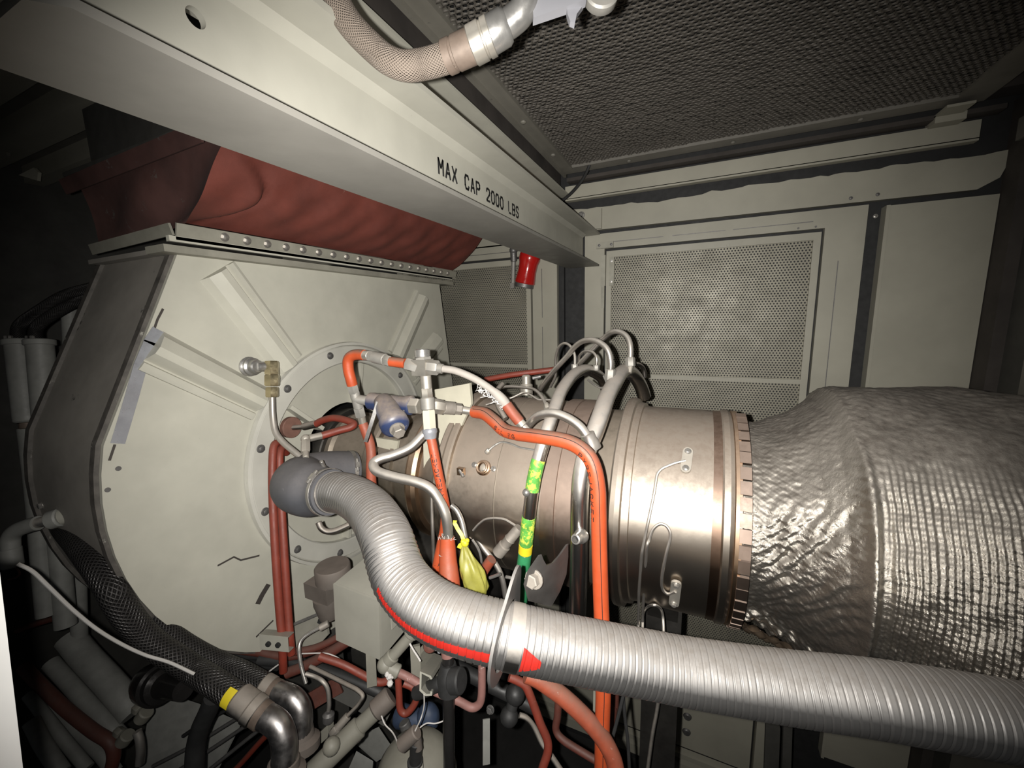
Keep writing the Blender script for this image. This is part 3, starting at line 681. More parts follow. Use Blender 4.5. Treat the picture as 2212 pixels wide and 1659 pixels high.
ring('case_flange',[(-.657,.25),(-.657,.283),(-.652,.287),(-.637,.287),(-.635,.281),(-.632,.287),(-.617,.287),(-.613,.282),(-.613,.26)],ENG)
ring('diffuser_case',[(-.615,.270),(-.50,.271),(-.40,.270),(-.335,.268)],ENG)
ring('case_band',[(-.337,.26),(-.337,.276),(-.300,.277),(-.299,.273),(-.292,.273),(-.291,.277),(-.252,.277),(-.250,.25)],ENGP)
ring('recess_case',[(-.252,.252),(-.16,.252)],ENGD)
ring('bead_flange',[(-.168,.25),(-.168,.283),(-.163,.29),(-.152,.292),(-.141,.288),(-.138,.279),(-.122,.277),(-.12,.266)],COMB)
ring('combustor_case',[(-.125,.270),(-.11,.268),(.0,.268),(.052,.267)],COMB)
ring('heat_band',[(.050,.2675),(.068,.2685),(.070,.266)],DBAND,label='dark purple brown heat-tinted band')
ring('bright_ring',[(.068,.267),(.072,.272),(.084,.273),(.092,.268),(.094,.26)],COMB)
ring('rear_flange',[(.092,.262),(.094,.270),(.106,.271),(.108,.24)],BAND)
mb=MB()
tabs=[math.radians(a) for a in range(95,275,7)]
def tabmb(a):
    d=V((0,math.cos(a),math.sin(a))); s=V((1,0,0)).cross(d); return MB().box(V((.112,AY,AZ))+d*.270,(.022,.0285,.008),(V((1,0,0)),s,d))
for a in tabs: tabmb(a+random.uniform(-.01,.01)).build('flange_tab',ENGP,en)
# longitudinal seams and small casing details
for X_ in (-.47,): ring('weld_line',[(X_,.2705),(X_+.002,.2718),(X_+.004,.2705)],ENGD)
# oil-dark accessory casing under the front of the engine
acc=thing('gearbox_casing','oily black accessory casing slung under the front of the engine','casing',(-.72,1.12,1.45))
MB().lathe((-1.0,1.12,1.56),(1,0,0),[(0,.05),(0,.12),(.06,.15),(.30,.16),(.33,.13),(.42,.12),(.44,.03)],24).build('body',ENGBLK,acc)
MB().lathe((-.74,1.02,1.56),(0,-1,.1),[(0,.07),(.04,.07),(.045,.055),(.10,.05),(.11,.02)],20).build('drive_pad',ENGBLK,acc)
MB().bx(-.95,-.62,1.05,1.2,1.2,1.45).build('foot',ENGBLK,acc)
st=thing('engine_support','dark steel trunnion frame carrying the engine from the deck','support',(-.05,1.15,-.27))
MB().bx(-.10,.0,1.09,1.21,-.27,1.62).build('column',ENGBLK,st); MB().bx(-.14,.04,1.0,1.3,-.27,-.23).build('foot_plate',ENGBLK,st)
MB().prism([(-.09,.98,1.75),(-.09,1.32,1.75),(-.09,1.21,1.55),(-.09,1.09,1.55)],(.08,0,0)).build('saddle',ENGBLK,st)
ps=thing('plenum_support','dark steel legs under the inlet plenum','support',(-1.4,1.15,-.27))
MB().bx(-1.55,-1.30,.95,1.05,-.27,1.24).build('leg',DARKP,ps); MB().bx(-1.55,-1.30,1.3,1.4,-.27,1.24).build('leg',DARKP,ps)

# ---- silver foil-wrapped exhaust
ex=thing('exhaust_wrap','crinkled silver foil insulation wrapped round the exhaust collector on the right','insulation',(.55,AY,AZ))
xs=np.concatenate([np.arange(.104,.80,.0016),np.arange(.80,.945,.01)])
th=np.concatenate([np.radians(np.arange(62,262,.42)),np.radians(np.linspace(262,422,40)[:-1])])
R0=np.interp(xs,[.104,.125,.15,.18,.21,.24,.27,.292,.31,.45,.60,.75,1.0],[.250,.243,.243,.252,.266,.287,.314,.342,.347,.350,.347,.335,.32])
X_,T_=np.meshgrid(xs,th,indexing='ij'); Rg=np.repeat(R0[:,None],len(th),1)
rs=np.random.RandomState(11)
def wob(X_,T_,n,f0,f1,seed):
    r=np.random.RandomState(seed); o=np.zeros_like(X_)
    for _ in range(n):
        a,b,p=r.uniform(-1,1),r.uniform(-1,1),r.uniform(0,6.28); f=r.uniform(f0,f1); k=math.hypot(a,b); o+=np.sin(f*(a*X_+b*T_*.3)/k+p)
    return o/math.sqrt(n)
s_=T_*.3
big=wob(X_,T_,10,18,50,1); mid=wob(X_,T_,14,70,190,2); fine=wob(X_,T_,16,220,560,3)
sm=lambda v,a,b: np.clip((v-a)/(b-a),0,1)**2*(3-2*np.clip((v-a)/(b-a),0,1))
cone=sm(X_,.14,.18)*(1-sm(X_,.285,.30)); body=sm(X_,.30,.325)
deg=np.degrees(T_)
# pleats fanning from the top of the ridge down to the collar
u_=(deg-150)/45.0; q_=(s_*.55+1.0*(X_-.30)); pl=.6*np.sin(q_*165+.6*mid+1.8*big)+.45*np.sin(q_*290+.8*mid-2.2*big)
pm=cone*sm(deg,140,156)*(1-sm(deg,212,228))
ridge=np.exp(-((X_-.297)/.007)**2)*.010*sm(deg,120,140)
valley=-np.exp(-((X_-.312)/.009)**2)*.008*sm(deg,135,160)
quilt=body*(.0021*np.cos(2*np.pi*(X_+.0012*mid+.0008*big)/.0098)+.00045*np.cos(2*np.pi*s_/.0085))*sm(deg,128,150)
grid_c=(1-body)*.00028*np.cos(2*np.pi*s_/.011)*np.cos(2*np.pi*X_/.011)
Rg=Rg+.0045*big*(.7*cone+.8*body)+.0010*mid*(.4+cone*.4+.4*body)+.0006*fine*(1-.3*body)+pm*.0030*pl+ridge+valley+quilt+grid_c
lo=sm(deg,205,222); Rg+=lo*(.006*mid+.003*fine)*(1-.6*body)
sag=np.stack([X_,AY+Rg*np.cos(T_),AZ+Rg*np.sin(T_)],-1)
grid('foil_blanket',sag,FOIL,ex,wrap=True)
# lower brown crumpled patch
A=[]
for i in range(30):
    row=[]
    for j_ in range(20):
        x=.13+.25*i/29; a=math.radians(222+26*j_/19); r=float(np.interp(x,[.13,.2,.3,.38],[.262,.28,.355,.362]))+.006*math.sin(i*1.1+j_*.7)+.005*math.sin(i*.5-j_*1.3); row.append((x,AY+r*math.cos(a),AZ+r*math.sin(a)))
    A.append(row)
grid('torn_patch',np.array(A),mat('brown_torn_foil',(.30,.225,.16),.35,.9,var=.3,vscale=16,spot=((.10,.08,.06),.14,24),bump=.5,bscale=60),ex)

# ---- sensor lines clipped to the combustor casing
def clip(par,p,q,name='line_clip'):
    p,q=V(p),V(q); n_=(p+q)/2-V(((p+q).x/2,AY,AZ)); n_.normalize(); mid=(p+q)/2
    ax=(q-p).normalized(); sd=ax.cross(n_)
    L_=(q-p).length/2+.009; pol=[mid+ax*(L_*.0)+ax*(L_-.009)*sg+(ax*math.cos(a)*sg+sd*math.sin(a)*sg)*.011 for sg in (1,-1) for a in [math.radians(t) for t in range(-90,91,30)]]
    MB().prism([v+n_*.001 for v in pol],n_*.006).build(name,NUTM,par); cp_=[c for c in COL.objects if c.parent==par and c.name.startswith(name)][0]
    for v in (p,q): MB().bolt(v+n_*.007,n_,.0055,.006).build('clip_bolt',BOLTM,cp_)
ln1=thing('sensor_line','thin bent sensor tube climbing to the upper clip on the combustor','tube',(-0.005,0.9566,2.0663))
tubepart('tube',ln1,[(-0.0081,0.9544,2.0711),(-0.03,0.9483,2.0648),(-0.0577,0.9388,2.0511),(-0.0667,0.9308,2.0394),(-0.0695,0.9075,2.0026),(-0.0791,0.8832,1.9375),(-0.0893,0.8762,1.8645),(-0.0964,0.9103,1.7423),(-0.0992,0.947,1.6265),(-0.0907,0.8876,1.5881)],.0034,STEEL,bend=.012,seg=8)
clip(ln1,(-0.0041,0.9764,2.0831),(-0.0071,0.9459,2.0533))
ln2=thing('sensor_line','thin sensor tube with a tall hairpin loop to the lower clip on the combustor','tube',(-0.0139,0.8935,1.7846))
tubepart('tube',ln2,[(-0.0804,0.8902,1.5896),(-0.09,0.9542,1.6318),(-0.0793,0.8761,1.8669),(-0.0736,0.8776,1.9047),(-0.0668,0.8813,1.9287),(-0.0529,0.8844,1.9422),(-0.0384,0.8836,1.939),(-0.0308,0.8798,1.9206),(-0.0376,0.876,1.877),(-0.0447,0.8819,1.8184),(-0.0432,0.8924,1.7817),(-0.0312,0.8981,1.7671),(-0.0156,0.8883,1.7842)],.0034,STEEL,seg=8,n=6)
clip(ln2,(-0.0146,0.8874,1.8081),(-0.0181,0.915,1.74))
pipe('sensor_line',[(-0.0825,0.8984,1.5944),(-0.0904,0.9653,1.6403),(-0.0846,0.981,1.6531),(-0.063,0.939,1.6994),(-0.048,0.9653,1.6719),(-0.0412,0.962,1.6377),(-0.0345,0.9018,1.5965)],.0034,STEEL,'thin sensor tube with a low round loop just above the big hose',seg=8,group=None)
# ---- boss and small fittings on the diffuser casing
bs=thing('port_boss','open round port boss with two small bolts on the tan casing','boss',(-0.5062,0.9091,2.0013))
c0=V((-0.5073,0.9109,2.0005)); n0=(c0-V((c0.x,AY,AZ))).normalized()
MB().lathe(c0,n0,[(0,.021),(.008,.021),(.010,.019),(.011,.0165),(.017,.0165),(.018,.0145),(.017,.0118),(.004,.0118)],28,caps=False).build('ring',BAND,bs)
MB().nut(c0+n0*.002,c0+n0*.008,.009).build('plug',NUTM,bs)
for q in ((-0.5381,0.9123,2.0051),(-0.4788,0.9105,2.0019)): MB().bolt(q,n0,.006,.008).build('bolt',BOLTM,bs)
fl1=thing('drain_line','thin bright tube with a small nut above the round port','tube',(-0.511,0.9313,2.0367))
tubepart('tube',fl1,[(-0.5047,0.9253,2.0421),(-0.4865,0.9354,2.0594),(-0.4689,0.9431,2.0695),(-0.4414,0.9436,2.0672),(-0.4145,0.9407,2.0595),(-0.3751,0.9415,2.0574),(-0.352,0.9418,2.0562)],.003,BSTEEL,bend=.012,seg=8)
q=V((-0.508,0.9257,2.0376)); MB().nut(q,V((-0.4992,0.9287,2.0482)),.0075).build('hex_nut',NUTM,fl1)
for (a,b_) in ((988,1062),): pass
bk=thing('flange_clip','small copper-toned clip on the edge of the tan casing','clip',(-0.567,0.8883,1.9951))
MB().box((-0.5662,0.8868,1.9918),(.02,.012,.02)).build('block',BAND,bk); MB().cyl((-0.5692,0.8849,1.9974),(-0.5541,0.8779,1.981),.005).build('pin',BOLTM,bk)

# ---- big manifold pipes bent round the casing
gp=thing('manifold_pipe','manifold pipe with green and yellow bands curving round the engine casing','pipe',(-0.3299,0.86,2.0631))
gpts=[(-0.259,1.3,2.1608),(-0.2667,1.27,2.2031),(-0.2835,1.22,2.23),(-0.2984,1.17,2.2431),(-0.3111,1.09,2.2357),(-0.3156,1,2.2074),(-0.3121,0.935,2.1766),(-0.3115,0.89,2.1452),(-0.3171,0.865,2.1102),(-0.3253,0.848,2.0678),(-0.334,0.838,2.0208),(-0.3408,0.832,1.965),(-0.3506,0.832,1.8914),(-0.3606,0.838,1.8256),(-0.3712,0.845,1.7617),(-0.3912,0.87,1.6323),(-0.4102,0.9,1.4882)]
gpp=cr(gpts,6); tubepart('tube',gp,gpts,.0165,MSTEEL,seg=18,n=6)
def bandpart(name,p0,p1,r,m,label=None):
    L_=resample(gpp,.002); a=min(range(len(L_)),key=lambda i:(L_[i]-V(p0)).length); b=min(range(len(L_)),key=lambda i:(L_[i]-V(p1)).length); a,b=min(a,b),max(a,b)
    return MB().tube(L_[a:b+1],r,18).build(name,m,gp,label=label)
bandpart('marking_band',(-0.3253,0.848,2.0689),(-0.336,0.836,1.9957),.0171,LIME,'bright green and yellow band')
bandpart('marking_band',(-0.3475,0.832,1.9293),(-0.3563,0.835,1.8544),.0171,LIME,'green band')
bandpart('marking_band',(-0.3563,0.835,1.8519),(-0.3605,0.838,1.8282),.0173,YTAG,'yellow band with faint print')
bandpart('marking_band',(-0.3606,0.838,1.8269),(-0.3912,0.87,1.6323),.0171,GREEN,'dark green band')
L0=V((-0.3392,0.832,1.9887)); MB().ball(V((-0.3439,0.815,1.9974)),.0095,16).cyl(L0,V((-0.3439,0.815,1.9974)),.005).build('ball_stud',CHROME,gp)
sp_=thing('manifold_pipe','wide bright steel manifold pipe beside the orange hose, open port on its side','pipe',(-0.2191,0.82,1.9433))
tubepart('tube',sp_,[(-0.1384,1.3,2.1448),(-0.1482,1.28,2.1831),(-0.1616,1.25,2.2159),(-0.175,1.19,2.2416),(-0.1836,1.13,2.2426),(-0.1872,1.06,2.2285),(-0.1936,0.99,2.2027),(-0.1944,0.925,2.1737),(-0.1992,0.885,2.1423),(-0.2108,0.855,2.1008),(-0.2181,0.835,2.0471),(-0.2195,0.825,1.9908),(-0.2196,0.822,1.9197),(-0.222,0.828,1.8365),(-0.2286,0.845,1.7224),(-0.2427,0.88,1.5653)],.0205,MSTEEL,seg=20,n=6)
c0=V((-0.2093,0.803,1.9231)); d0=(V((-0.2159,0.76,1.9343))-c0).normalized()
MB().lathe(c0,d0,[(-.004,.0155),(.008,.0155),(.012,.013),(.020,.012),(.030,.0115),(.033,.0105),(.034,.0075),(.016,.007)],22,caps=False).build('open_port',BSTEEL,sp_)
MB().cyl(c0+d0*.012,c0+d0*.0165,.0074).build('port_bore',BLACKM,sp_)
# saddle pipe between them
sa=thing('crossover_tube','short bowed steel crossover tube with an end collar above the orange hose','tube',(-0.2927,0.88,2.1764))
tubepart('tube',sa,[(-0.3855,0.9,2.1144),(-0.3663,0.885,2.1381),(-0.3417,0.87,2.1625),(-0.3175,0.862,2.1764),(-0.2876,0.858,2.1819),(-0.2559,0.855,2.1742),(-0.2288,0.85,2.1606),(-0.2135,0.848,2.1445),(-0.2062,0.848,2.1304)],.0105,STEEL,seg=16,n=6)
c0=V((-0.2083,0.848,2.1408)); MB().lathe(c0,V((-0.2014,0.85,2.1239))-c0,[(-.004,.011),(-.003,.0165),(.010,.0165),(.020,.0185),(.034,.0185),(.036,.01)],22).build('collar',STEEL,sa)
# fuel arches
def arch(label,pts,r,nut0,nut1,rn,stub=None):
    t=thing('fuel_line',label,'tube',nut1,None); tubepart('tube',t,pts,r,STEEL,seg=12,n=6); MB().nut(nut0,nut1,rn).build('hex_nut',WNUT,t)
    if stub: MB().cyl(nut1,stub,r*.9).build('stub',NUTM,t)
    return t
arch('front steel fuel tube arching high over the manifold, nearest of the arches',[(-0.1988,1.05,2.2454),(-0.1982,1.05,2.2844),(-0.2104,1.055,2.3175),(-0.2431,1.07,2.3359),(-0.2784,1.09,2.3347),(-0.3101,1.11,2.3165),(-0.3362,1.12,2.2875),(-0.3735,1.13,2.25),(-0.4162,1.15,2.2047),(-0.4408,1.17,2.1754)],.0078,(-0.1979,1.05,2.2638),(-0.1999,1.05,2.2331),.0135,(-0.1996,1.05,2.2134))
arch('tallest steel fuel tube arching in front of the perforated door',[(-0.1632,1.15,2.2615),(-0.1644,1.16,2.3086),(-0.1741,1.17,2.3377),(-0.1952,1.18,2.3531),(-0.2193,1.19,2.3542),(-0.2459,1.21,2.3385),(-0.2771,1.22,2.3086),(-0.3139,1.23,2.2701),(-0.3373,1.24,2.2464)],.0080,(-0.1644,1.155,2.2844),(-0.1619,1.15,2.2589),.0135,(-0.1638,1.14,2.2419))
arch('slim steel fuel tube, leftmost hoop over the engine',[(-0.3156,1.13,2.2598),(-0.3198,1.14,2.2912),(-0.3367,1.15,2.3161),(-0.3582,1.16,2.3222),(-0.3789,1.17,2.3074),(-0.3913,1.18,2.2708),(-0.395,1.19,2.2186),(-0.4156,1.2,2.1805)],.0042,(-0.317,1.13,2.2652),(-0.3156,1.13,2.2463),.0095)
arch('slim short steel fuel hoop tucked behind the front arch',[(-0.2691,1.2,2.2459),(-0.268,1.2,2.2754),(-0.2831,1.21,2.2924),(-0.31,1.22,2.2941),(-0.3287,1.23,2.2785),(-0.3343,1.24,2.2539)],.0042,(-0.2692,1.2,2.2557),(-0.2691,1.2,2.2388),.0095)
pipe('fuel_line',[(-0.2772,1.13,2.2205),(-0.2501,1.1,2.2104),(-0.2265,1.08,2.2071),(-0.2122,1.07,2.2221),(-0.2219,1.08,2.2404)],.003,BSTEEL,'thin bright wire-like loop round the end of the banded manifold pipe',cat='tube',seg=8)
pipe('fuel_line',[(-0.1913,1.2,2.2508),(-0.1925,1.25,2.2491),(-0.1649,1.3,2.2498),(-0.1484,1.33,2.2334),(-0.143,1.34,2.2023)],.0065,DSTEEL,'dark steel fuel tube curling down behind the tallest arch',cat='tube')
pipe('vent_pipe',[(-0.706,1.3,2.1778),(-0.6396,1.31,2.191),(-0.5843,1.32,2.2002),(-0.5145,1.34,2.2083),(-0.4512,1.36,2.2161)],.0105,REDH,'red sleeved pipe lying flat behind the white hose',cat='pipe')
MBt=thing('sensor_boss','stubby dusty cylinder boss standing on top of the engine','boss',(-0.4782,1.15,2.1872))
MB().lathe((-0.4782,1.15,2.1828),(0,0,1),[(-.02,.02),(.01,.02),(.014,.014),(.038,.014),(.042,.009)],20).build('body',NUTM,MBt); MB().cyl((-0.4573,1.15,2.2146),(-0.4333,1.16,2.2199),.006).build('lead',DBOLT,MBt)
# thin tubes across the upper casing
t=thing('air_line','steel tube hugging the top of the casing and bending down to a small nut','tube',(-0.3466,0.97,2.1729))
tubepart('tube',t,[(-0.5494,1.1,2.1877),(-0.5096,1.09,2.1956),(-0.4391,1.07,2.1982),(-0.403,1.04,2.1971),(-0.3703,1,2.188),(-0.3461,0.965,2.1739)],.0046,STEEL,seg=10,n=5); MB().nut((-0.3472,0.968,2.177),(-0.3371,0.95,2.168),.0085).build('hex_nut',NUTM,t)
pipe('air_line',[(-0.5376,0.99,2.157),(-0.5051,1,2.1692),(-0.4659,1.01,2.1777),(-0.4371,1.03,2.193),(-0.4134,1.02,2.1895),(-0.3811,1,2.1797),(-0.3419,0.99,2.1841)],.0028,STEEL,'hair-thin zigzag tube on the upper casing behind the white hose',cat='tube',bend=.01,seg=8)
pipe('air_line',[(-0.4481,0.93,2.138),(-0.4762,0.95,2.1631),(-0.5118,1,2.1903),(-0.5134,1.05,2.209)],.0075,DSTEEL,'dark tube rising over the casing flange beside the frayed hose',cat='tube',seg=10)

# ================================================================ fitting tree, regulator and fire-sleeved hoses
tr_=thing('fitting_tree','upright stack of pale hydraulic tees and nuts with a capped top','pipe fitting',(-0.6081,0.8036,2.2206))
def seg_(par,kind,name,a,b,r,m,**k):
    (MB().nut(a,b,r) if kind=='n' else MB().cyl(a,b,r)).build(name,m,par,**k)
seg_(tr_,'c','cap',(-0.6193,0.8179,2.329),(-0.6173,0.8149,2.3073),.0195,BSTEEL)
seg_(tr_,'n','neck_nut',(-0.6174,0.8153,2.3096),(-0.6148,0.8144,2.2981),.021,WNUT)
MB().box((-0.6163,0.8115,2.2857),(.042,.036,.040)).build('tee_body',NUTM,tr_)
seg_(tr_,'n','arm_nut',(-0.6247,0.8077,2.2859),(-0.6556,0.7951,2.2947),.0165,WNUT)
seg_(tr_,'n','arm_nut',(-0.606,0.8109,2.2872),(-0.5707,0.8154,2.2842),.0185,WNUT)
seg_(tr_,'c','arm_collar',(-0.5728,0.8145,2.2842),(-0.5596,0.8168,2.282),.0125,WNUT)
seg_(tr_,'c','stem',(-0.6092,0.8116,2.2684),(-0.6043,0.8069,2.2296),.0135,NUTM)
seg_(tr_,'n','stem_nut',(-0.6056,0.8072,2.2342),(-0.6023,0.8041,2.2091),.0150,NUTM)
seg_(tr_,'c','lower_body',(-0.6024,0.8045,2.2113),(-0.5989,0.8004,2.1794),.0178,WNUT)
seg_(tr_,'n','long_nut',(-0.599,0.8007,2.1817),(-0.5935,0.7938,2.1292),.0172,BOARD)
MB().lathe((-0.5937,0.7947,2.1349),V((-0.5904,0.7915,2.1086))-V((-0.5937,0.7947,2.1349)),[(0,.0155),(.002,.0175),(.010,.0185),(.014,.0165),(.026,.0145),(.027,.01)],20).build('grey_ferrule',TAPE,tr_)
seg_(tr_,'n','side_nut',(-0.6028,0.8221,2.1864),(-0.5871,0.8499,2.1767),.0195,NUTM)
seg_(tr_,'c','side_collar',(-0.5893,0.8489,2.1768),(-0.5727,0.8775,2.1693),.0175,PLUG)
seg_(tr_,'n','side_nut',(-0.5749,0.8765,2.1694),(-0.5599,0.8935,2.1642),.0155,PLUG)
seg_(tr_,'c','side_stub',(-0.5621,0.8923,2.163),(-0.5297,0.9167,2.1537),.0105,NUTM)
seg_(tr_,'n','left_nut',(-0.6357,0.8175,2.1826),(-0.6638,0.8157,2.1823),.022,NUTM)
# orange loop from the left arm down to the strainer
lo=thing('fire_sleeved_hose','short orange sleeved elbow hose with plated nuts, top left of the fitting tree','hose',(-0.8389,0.7962,2.2726))
tubepart('sleeve',lo,[(-0.6622,0.8032,2.2948),(-0.6826,0.7998,2.297),(-0.7043,0.7959,2.2993)],.0128,ORANGE)
seg_(lo,'n','nut',(-0.7011,0.7973,2.2992),(-0.7244,0.7985,2.3034),.0145,WNUT)
seg_(lo,'c','coupling',(-0.7223,0.7995,2.3033),(-0.7628,0.7988,2.3099),.0155,WNUT)
seg_(lo,'n','nut',(-0.7606,0.7998,2.3098),(-0.7765,0.7985,2.3121),.0145,WNUT)
seg_(lo,'c','ferrule',(-0.7743,0.7995,2.312),(-0.7996,0.7994,2.3141),.0135,NUTM)
tubepart('sleeve',lo,[(-0.7914,0.7977,2.3144),(-0.8157,0.7978,2.3152),(-0.834,0.7943,2.3116),(-0.8452,0.7923,2.2979),(-0.8469,0.7926,2.2728),(-0.844,0.7949,2.2473),(-0.8437,0.7978,2.2316)],.0142,ORANGE)
seg_(lo,'n','nut',(-0.8451,0.798,2.2366),(-0.8447,0.8041,2.2074),.0150,WNUT)
el=thing('strainer_elbow','pale elbow and nuts joining the blue strainer to the orange drop hose','pipe fitting',(-0.8359,0.8054,2.1921))
tubepart('elbow',el,[(-0.8448,0.8045,2.2099),(-0.8406,0.8037,2.1947),(-0.8335,0.8062,2.1908),(-0.8045,0.8188,2.1862)],.0135,WNUT,n=4)
seg_(el,'c','lower_leg',(-0.8395,0.8042,2.1947),(-0.84,0.8098,2.1649),.0135,WNUT); seg_(el,'n','nut',(-0.8414,0.81,2.1699),(-0.8407,0.8161,2.1396),.0150,WNUT); seg_(el,'c','ferrule',(-0.8408,0.8165,2.1422),(-0.8411,0.822,2.1114),.0105,NUTM)
pipe('fire_sleeved_hose',[(-0.8425,0.8224,2.1178),(-0.833,0.8221,2.0919),(-0.8222,0.8217,2.062),(-0.8135,0.8144,2.0301),(-0.8094,0.8046,1.996),(-0.8049,0.7979,1.9475),(-0.799,0.7914,1.8964),(-0.7985,0.7904,1.8274)],.0135,ORANGED,'scuffed orange sleeved hose dropping behind the S-bent steel tube',cat='hose')
# blue strainer
bl_=thing('strainer_valve','dusty dark blue Y strainer body with a hex drain plug','valve',(-0.7293,0.8046,2.1638))
a,b=V((-0.8006,0.8098,2.1883)),V((-0.6647,0.8263,2.1813)); d=(b-a); l=d.length
MB().lathe(a,d,[(0,.017),(.004,.023),(.016,.024),(.024,.0225),(l-.026,.0225),(l-.018,.026),(l-.006,.026),(l,.020)],24).build('body',BLUE,bl_)
a,b=V((-0.751,0.8107,2.1912)),V((-0.6617,0.7532,2.1395)); d=b-a; l=d.length
MB().lathe(a,d,[(-.012,.016),(0,.025),(.02,.029),(.30*l,.031),(.72*l,.031),(.74*l,.036),(.90*l,.036),(.95*l,.033),(l,.026),(l+.003,.012)],28).build('drain_leg',BLUE,bl_); dl_=[c for c in COL.objects if c.name=='drain_leg'][0]
d.normalize(); MB().lathe(b,d,[(0,.019),(.005,.019),(.006,.012)],20).build('plug_collar',PLUG,dl_); MB().nut(b+d*.004,b+d*.024,.0155).build('hex_plug',PLUG,dl_)
tg=MB().strip([(-0.7358,0.7742,2.197),(-0.7358,0.7578,2.1679),(-0.7458,0.7459,2.1275),(-0.7604,0.7447,2.0957)],.009,.0012,CAMR@V((.5,.1,1))).build('metal_tag',DBOLT,loc=(-0.7358,0.7742,2.197)); tag(tg,'thin dark metal strap hanging in front of the blue strainer','strap')
# insulation board behind
ib=thing('insulation_board','pale cream insulation board standing behind the fitting tree','board',(-0.6443,0.93,2.0738))
MB().prism([(-0.7158,0.99,2.1922),(-0.5897,0.99,2.2178),(-0.5834,0.985,2.159),(-0.6191,0.97,2.0792),(-0.6438,0.95,1.9833),(-0.6575,0.94,1.9158),(-0.7356,0.94,1.9036),(-0.7467,0.965,2.0537)],(0,.012,0)).build('panel',BOARD,ib)
MB().prism([(-0.9569,0.985,2.0173),(-0.8634,0.985,2.0161),(-0.8742,0.985,1.9804),(-0.9539,0.985,1.9871)],(0,.01,0)).build('scrap',BOARD,ib)
# white hose to the casing
wh=thing('frayed_hose','dusty white hose from the fitting tree, fraying to red near the casing','hose',(-0.5031,0.8373,2.2641))
tubepart('hose',wh,[(-0.5633,0.8164,2.2831),(-0.5305,0.827,2.2771),(-0.4891,0.8374,2.26),(-0.4572,0.8431,2.2412),(-0.4306,0.8463,2.2227),(-0.4115,0.8515,2.2024)],.0092,WHITEH)
tubepart('frayed_cover',wh,[(-0.437,0.8445,2.2283),(-0.4234,0.8463,2.2163),(-0.4106,0.8495,2.2017),(-0.4019,0.8511,2.1883)],[.0100+.0025*math.sin(math.pi*k/24) for k in range(25)],WHITEH,seg=14,n=8)
tubepart('red_cover',wh,[(-0.4063,0.8505,2.1961),(-0.3961,0.8515,2.1818),(-0.3843,0.8541,2.1662),(-0.3757,0.856,2.155)],.0135,ORANGED,seg=14)
seg_(wh,'c','ferrule',(-0.38,0.8551,2.1606),(-0.3663,0.8562,2.1444),.0115,NUTM); seg_(wh,'c','tube_end',(-0.3685,0.8558,2.1477),(-0.3526,0.8599,2.1298),.0085,STEEL)
mb=MB(); rs=random.Random(4)
for k in range(46):
    t=rs.random(); a=V((-0.4786,0.8297,2.2525)).lerp(V((-0.3959,0.8491,2.1926)),t)+V((rs.uniform(-.004,.004),-.004,rs.uniform(-.008,.002))); mb.tube(cr([a,a+V((rs.uniform(-.008,.004),rs.uniform(-.004,.002),rs.uniform(-.006,-.001))),a+V((rs.uniform(-.016,.008),rs.uniform(-.004,.004),rs.uniform(-.012,.001)))],3),.0008,5)
mb.build('frayed_strands',FRAY,wh,kind='stuff')
# long orange hose
oh=thing('fire_sleeved_hose','long bright orange sleeved hose crossing the casing and dropping beside the wide steel pipe','hose',(-0.3039,0.8,2.1415))
opts=[(-0.5081,0.87,2.167),(-0.4718,0.86,2.166),(-0.4361,0.845,2.1526),(-0.4068,0.835,2.1371),(-0.3664,0.82,2.1361),(-0.3039,0.8,2.1415),(-0.2498,0.79,2.1417),(-0.2161,0.785,2.1347),(-0.1913,0.78,2.1193),(-0.1766,0.775,2.0961),(-0.1675,0.77,2.0577),(-0.1641,0.765,2.0124),(-0.1601,0.76,1.9188),(-0.1551,0.755,1.8222),(-0.1515,0.75,1.7689),(-0.1476,0.745,1.692),(-0.1445,0.74,1.6079),(-0.1455,0.74,1.5263),(-0.1454,0.74,1.4306),(-0.1464,0.74,1.3433)]
opp=cr(opts,8); slv=tubepart('sleeve',oh,opts,.0160,ORANGE,seg=22)
pl_=along(opp,(.12,-.80,.10),.0160)
letters(MB(),'SIL FG',lambda u,v,l: pl_(u+.095,v-.009,l),.012,.0065,.0085,.0016,.0004).build('lettering',INK,slv,label='faint black letters SIL FG')
pl2=along(opp,(-.75,-.75,.1),.0160)
letters(MB(),'PYREJACKET',lambda u,v,l: pl2(u+.33,v-.004,l),.0155,.008,.0085,.0016,.0004).build('lettering',INK,slv,label='black letters PYREJACKET running down the drop')
R_=resample(opp,.004); F=frames(R_); line=[]
for p,t,_,_ in F:
    f=V((.25,-.72,.55)); f-=t*f.dot(t); f.normalize(); line.append(p+f*.0161)
MB().tube(line[2:],.0008,5).build('seam_line',INK,slv)
# lettered hose below the tree
lh=thing('fire_sleeved_hose','straight orange sleeved hose lettered PYREJACKET hanging below the fitting tree','hose',(-0.572,0.7893,2.0489))
lp=[(-0.5895,0.7925,2.112),(-0.5775,0.7856,2.0736),(-0.5644,0.7813,2.0166),(-0.5557,0.7823,1.9689),(-0.5544,0.787,1.9299),(-0.5599,0.7865,1.8788),(-0.572,0.7828,1.827),(-0.5805,0.7766,1.7831),(-0.5869,0.7712,1.7388),(-0.592,0.7681,1.6727)]
lpp=cr(lp,8); slv=tubepart('sleeve',lh,lp,.0118,ORANGE,seg=18)
pl3=along(list(reversed(lpp)),(.35,-.80,.25),.0118); Lt=sum((b-a).length for a,b in zip(lpp,lpp[1:]))
dd=sum((b-a).length for a,b in zip(lpp,lpp[1:]) if a.z>V((-0.5532,0.7818,1.9597)).z)
letters(MB(),'PYREJACKET',lambda u,v,l: pl3(Lt-dd+u,v-.0045,l),.0122,.0075,.0095,.0016,.0004).build('lettering',INK,slv,label='black letters PYREJACKET')
